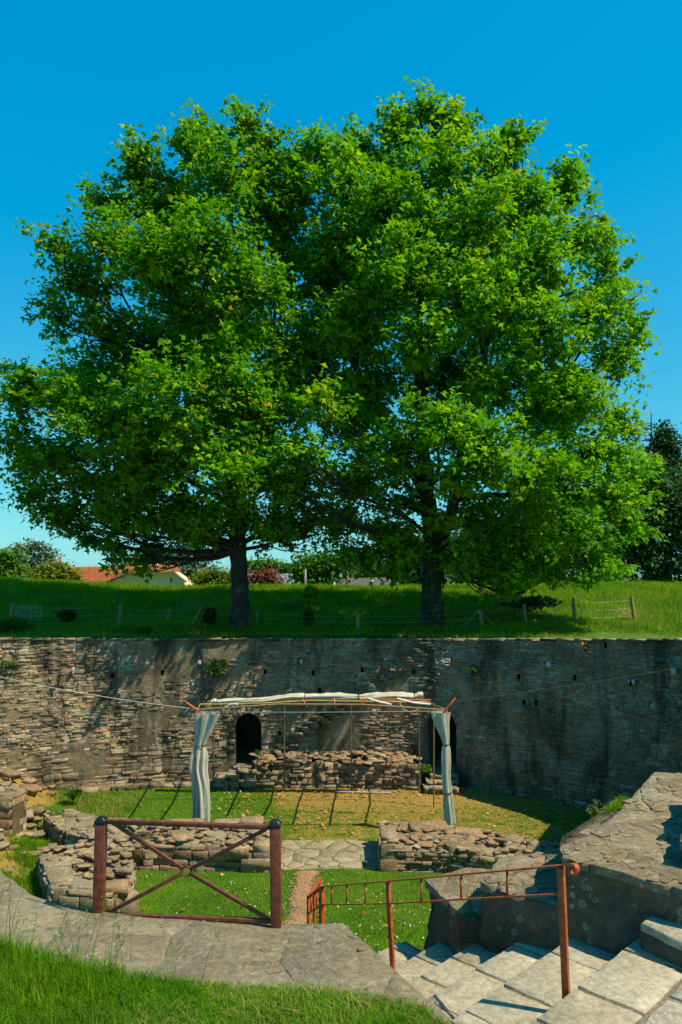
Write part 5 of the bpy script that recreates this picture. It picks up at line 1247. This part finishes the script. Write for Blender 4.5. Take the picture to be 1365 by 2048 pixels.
# ------------------------------------------------------------ grass, daisies, litter
def grass(name, X, Y, zf, h, w_, mat, seed, lean=.35, seg=2, label=None, rn=None):
    g = np.random.default_rng(seed); n = len(X); Z = zf(X, Y); a = g.uniform(0, 6.28, n); d = np.stack([np.cos(a), np.sin(a)], -1); s = np.stack([-d[:, 1], d[:, 0]], -1)
    hh = h * g.uniform(.5, 1.3, n); ln = lean * g.uniform(.2, 1.6, n); B = np.stack([X, Y, Z - .01], -1); ww = w_ * g.uniform(.6, 1.3, n)
    def P(k, side): return B + np.c_[d * (ln * hh * k * k)[:, None] + s * (ww * side)[:, None], hh * k * (1 - .25 * k * np.minimum(ln, 1))]
    if seg == 2: V = np.stack([P(0, -.5), P(0, .5), P(.5, .4), P(.5, -.4), P(1, 0)], 1); F4 = (np.array([(0, 1, 2, 3)])[None] + np.arange(n)[:, None, None] * 5).reshape(-1, 4); F3 = (np.array([(3, 2, 4)])[None] + np.arange(n)[:, None, None] * 5).reshape(-1, 3); Fs = [F4, F3]; k = 5
    else: V = np.stack([P(0, -.5), P(0, .5), P(1, 0)], 1); Fs = [(np.array([(0, 1, 2)])[None] + np.arange(n)[:, None, None] * 3).reshape(-1, 3)]; k = 3
    rn = g.random(n) if rn is None else rn
    return link(name, meshnp(name, V.reshape(-1, 3), Fs, np.repeat(np.minimum(rn, .97), k), mat), None, kind='stuff')
g = np.random.default_rng(77)
def scatter(x0, x1, y0, y1, n, keep):
    X = g.uniform(x0, x1, n); Y = g.uniform(y0, y1, n); k = keep(X, Y); return X[k], Y[k]
RUINS = [np.array(p) for p in ([(-5.95, 18.55), (-1.68, 18.25), (-1.66, 19.75), (-4.2, 19.95), (-6.3, 20.3)], RWp, [(-6.05, 15.7), (-4.75, 15.55), (-4.5, 15.9), (-4.75, 17.2), (-5.35, 18.6), (-7.1, 18.4), (-7.0, 17.4)], [(-1.62, 18.45), (.98, 18.5), (1.0, 20.3), (.2, 20.55), (-1.6, 20.4)], W_in + W_out, front + back)]
bxr = np.array([tuple(wpos(s)) for s in np.linspace(0.3, SL - .3, 60)] + [(12.8, 0), (-17, 0)])
def free(X, Y):
    k = inside(bxr, X, Y) & (np.abs(X + .78) > .25 + (Y > 18.4) * -9)
    for p in RUINS: k &= ~inside(p, X, Y)
    return k & (np.abs(X) < .46 * Y + .4)
def lawnkeep(X, Y): return free(X, Y) & (soil_mask(X, Y) + g.uniform(-.25, .25, len(X)) < .55)
X, Y = scatter(-11, 9, 8, 26.3, 230000, lawnkeep); Hh = .045 + .045 * n2(X, Y, .8, 5) + .03 * (Y < 12); grass('lawn_grass', X, Y, zfloor, Hh, .011 + .0004 * Y, M['grass'], 1, .6, 1, rn=np.clip(n2(X, Y, 1.6, 6) * 1.1 - .1 + g.uniform(-.25, .25, len(X)), 0, .97))
X, Y = scatter(-3, 7.5, 20, 26, 26000, lambda X, Y: free(X, Y)); grass('dry_lawn_grass', X, Y, zfloor, .05, .016, M['drygrass'], 2, .8, 1)
X, Y = scatter(-11.5, -6.2, 14, 25, 14000, lambda X, Y: free(X, Y) & (n2(X, Y, .7, 9) > .5)); grass('slope_dry_grass', X, Y, zfloor, .16, .014, M['drygrass'], 3, .8, 2)
X, Y = scatter(-9.5, -6.6, 15.5, 20, 16000, lambda X, Y: free(X, Y) & (n2(X, Y, .8, 19) > .42)); grass('slope_green_grass', X, Y, zfloor, .26, .014, M['grass'], 4, .7, 2)
X, Y = scatter(.9, 2.2, 7.7, 9.6, 1600, lambda X, Y: free(X, Y)); grass('tall_grass_by_stairs', X, Y, zfloor, .22, .012, M['grass'], 5, .6, 2)
X, Y = scatter(.2, 1.2, 6.95, 8.2, 1500, lambda X, Y: X + (Y - 7) * .2 < 1.1); X2 = X; grass('grass_by_rail_post', X, Y, lambda x, y: np.minimum(zfloor(x, y), 9), .16, .010, M['grass'], 6, .6, 2)
# bank meadow
X, Y = scatter(-18.5, 18, 22, 39, 200000, lambda X, Y: ~inside(np.array(wall_poly), X, Y) & (np.abs(X) < .46 * Y + .5) & (Y > 26.4 - 3 * (np.abs(X) > 9))); Z0 = lambda x, y: np.maximum(zbank(x, np.maximum(y, 27)), 0)
rnb = np.clip(n2(X, Y, .5, 12) * 1.2 - .15 + g.uniform(-.2, .2, len(X)), 0, .97); grass('meadow_grass', X, Y, Z0, (.10 + .24 * n2(X, Y, .7, 13)) * np.interp(Y, [27, 29], [.6, 1]), .022, M['grass'], 7, .5, 1, rn=rnb)
X, Y = scatter(-15, 16, 26.6, 38, 26000, lambda X, Y: ~inside(np.array(wall_poly), X, Y) & (soil_bank(X, Y) + .25 * (n2(X, Y, .6, 14) > .6) > .3)); grass('dry_meadow_grass', X, Y, Z0, .22, .022, M['drygrass'], 8, .8, 1)
X, Y = scatter(-22, 22, 38, 47, 40000, lambda X, Y: np.abs(X) < .46 * Y + .5); grass('crest_grass', X, Y, zbank, .26, .035, M['grass'], 9, .5, 1)
# foreground
fpg = np.array([(-3.4, 4.0), (.9, 4.0), (.95, 4.9), (.62, 5.50), (.15, 5.68), (-.2, 5.78), (-1.3, 5.90), (-2.2, 6.10), (-2.9, 6.45), (-3.6, 6.9)])
X, Y = scatter(-3.6, 1.0, 4.0, 6.9, 90000, lambda X, Y: inside(fpg, X, Y)); lf = sstep(-1.1, -2.2, X); dns = g.random(len(X)) < .55 + .45 * n2(X, Y, 3, 51)
X, Y, lf = X[dns], Y[dns], lf[dns]
grass('foreground_grass', X, Y, zfore, .045 + .05 * n2(X, Y, 2.2, 52) + lf * .06, .0055, M['grass'], 10, .9, 2, rn=np.clip(n2(X, Y, 2.5, 53) * 1.3 - .25 + g.uniform(-.25, .25, len(X)), 0, .97))
X, Y = scatter(-3.4, 1.0, 4.2, 6.4, 15000, lambda X, Y: inside(fpg, X, Y) & (n2(X, Y, 1.6, 57) > .45)); grass('foreground_dry_grass', X, Y, zfore, .075, .005, M['drygrass'], 11, 1.2, 2)
X, Y = scatter(-3.3, -1.7, 5.3, 6.35, 1100, lambda X, Y: inside(fpg, X, Y)); grass('tall_foreground_grass', X, Y, zfore, .20, .006, M['grass'], 12, .6, 2)
for (poly_, z_) in RTOPS:
    pp_ = np.array(poly_); X, Y = scatter(pp_[:, 0].min(), pp_[:, 0].max(), pp_[:, 1].min(), pp_[:, 1].max(), 2600, lambda X, Y: inside(pp_, X, Y) & (n2(X, Y, 2.2, 17) > .58)); grass('ruin_top_grass', X, Y, lambda x, y: 0 * x + z_ - .02, .09, .01, M['drygrass'], 14, .8, 1)
# seed-headed stalks
def stalks(label, pts, hgt, seed, mat='drygrass', name='grass_stalks'):
    g = np.random.default_rng(seed); m_ = MB(); P = []
    for p in pts:
        h_ = hgt * g.uniform(.6, 1.2); d = Vector((g.uniform(-.35, .35), g.uniform(-.2, .2), 1)) * h_; m_.tube([p, Vector(p) + d * .5, Vector(p) + d + Vector((d.x * .3, 0, -.04 * h_))], [.0022, .0018, .001], 4, False); tpp = Vector(p) + d
        for _ in range(14): P.append(tpp + Vector((g.uniform(-.02, .02), g.uniform(-.02, .02), g.uniform(-.12, .02) * h_ / .4)))
    e = empty(name, tuple(pts[0]), label=label, cat='grass tuft'); m_.build('stalks', M['grass'], e, kind='stuff')
    P = np.array([tuple(p) for p in P]); leaves('seed_heads', P, .018, unit(len(P), g) + np.array([0, 0, .8]), unit(len(P), g), M[mat], e, True, None, g, kind='stuff')
def zat(x, y, f): return Vector((x, y, float(f(x, y))))
g = np.random.default_rng(31)
stalks('tall seeding grass stalks rising over the ledge at lower left', [zat(g.uniform(-3.0, -1.7), g.uniform(5.8, 6.3), zfore) for _ in range(26)], .42, 1, 'grass')
stalks('thin grass stalks at the left frame edge over the ledge', [zat(g.uniform(-3.3, -2.7), g.uniform(6.0, 6.6), zfore) for _ in range(14)], .6, 2, 'grass')
stalks('long single stems crossing the ledge below the barrier', [zat(g.uniform(-1.35, -1.05), g.uniform(5.75, 5.85), zfore) for _ in range(3)], .5, 3, 'grass')
stalks('weedy stalks growing beside the middle block behind the handrail', [at(g.uniform(925, 950), 1840, 7.25) for _ in range(9)], .55, 4)
stalks('tall weed stem above the lowest stone block', [at(g.uniform(898, 905), 1790, 8.3) for _ in range(3)], .7, 5)
stalks('grass tuft with pale heads on the outer edge of the seating wall', [at(g.uniform(1185, 1205), 1648, 7.4) for _ in range(10)], .2, 6)
X = g.uniform(.55, .95, 500); E0 = np.array([(2.45, 7.4), (3.35, 8.6)]); P0 = E0[0] + (E0[1] - E0[0]) * X[:, None] + np.stack([g.normal(-.05, .03, 500), g.normal(.04, .03, 500)], -1); grass('edge_tuft_grass', P0[:, 0], P0[:, 1], lambda x, y: 0 * x + E - 2.56 + .0, .07, .006, M['grass'], 13, .7, 2)
# stones under that grass edge: a lower mossy course
prism('mossy_course', [(2.05, 7.05), (2.35, 7.3), (2.8, 7.85), (3.3, 8.55), (3.2, 8.7), (2.6, 7.95), (2.2, 7.45)], .0, E - 2.6, M['ruin'], bpy.data.objects['seating_wall'], .15, .03, 44)
# daisies, fallen leaves
def flat_bits(name, X, Y, zf, size, mat, seed, dz=.03, simple=False):
    g = np.random.default_rng(seed); n = len(X); P = np.stack([X, Y, zf(X, Y) + dz], -1); leaves(name, P, size, unit(n, g) * np.array([1, 1, .35]), unit(n, g) * .45 + np.array([0, 0, 1.]), mat, None, simple, None, g, kind='stuff')
g = np.random.default_rng(91)
X, Y = scatter(-8, 4, 9, 26, 2000, lambda X, Y: lawnkeep(X, Y) & (n2(X, Y, .6, 71) > .47)); flat_bits('daisies', X, Y, zfloor, .03, M['daisy'], 1, .07, True)
X, Y = scatter(-4, 7, 19.8, 25.6, 620, lambda X, Y: free(X, Y)); flat_bits('leaf_litter', X, Y, zfloor, .12, M['litter'], 2)
X, Y = scatter(-3.2, 4.4, 24.3, 25.4, 420, lambda X, Y: free(X, Y) & (n2(X, Y, .9, 3) > .42)); flat_bits('leaf_drift', X, Y, zfloor, .10, M['litter'], 3)
X, Y = scatter(-10, 1, 12, 24, 110, lambda X, Y: free(X, Y)); flat_bits('scattered_leaves', X, Y, zfloor, .12, M['litter'], 4, .06)
# loose rubble on the left slope
g = np.random.default_rng(15); Lr = []
for i in range(230):
    x, y = g.uniform(-11.5, -7.3), g.uniform(17.5, 25)
    if x + .32 * (y - 20) > -7.9: continue
    a = g.uniform(0, 6.28); s_ = g.uniform(.08, .38) * (1 if g.random() < .8 else 1.7); Lr.append(mat4((x, y, float(zfloor(x, y)) + s_ * .1), (math.cos(a), math.sin(a), g.uniform(-.2, .2)), (0, 0, 1), (math.sin(a), -math.cos(a), 0), (s_, s_ * .4, s_ * .7)))
rb = empty('slope_rubble', (-9, 21, .8), kind='structure'); place_stones(rb, Lr, M['warm'], 'stone', 160)
# foot stones along the wall base at the left
Lr = []
for i in range(60):
    s = g.uniform(s_of_px(150), s_of_px(430)); p, t, n = wfrm(s); q = p + n * g.uniform(.02, .35); s_ = g.uniform(.15, .45); a = g.uniform(-.5, .5)
    Lr.append(mat4((*q, float(zfloor(*q)) + s_ * .15), (t[0], t[1], a * .3), (*n, 0), (0, 0, 1), (s_, s_ * .5, s_ * .45)))
place_stones(arena_wall, Lr, M['wall'], 'foot_stone')
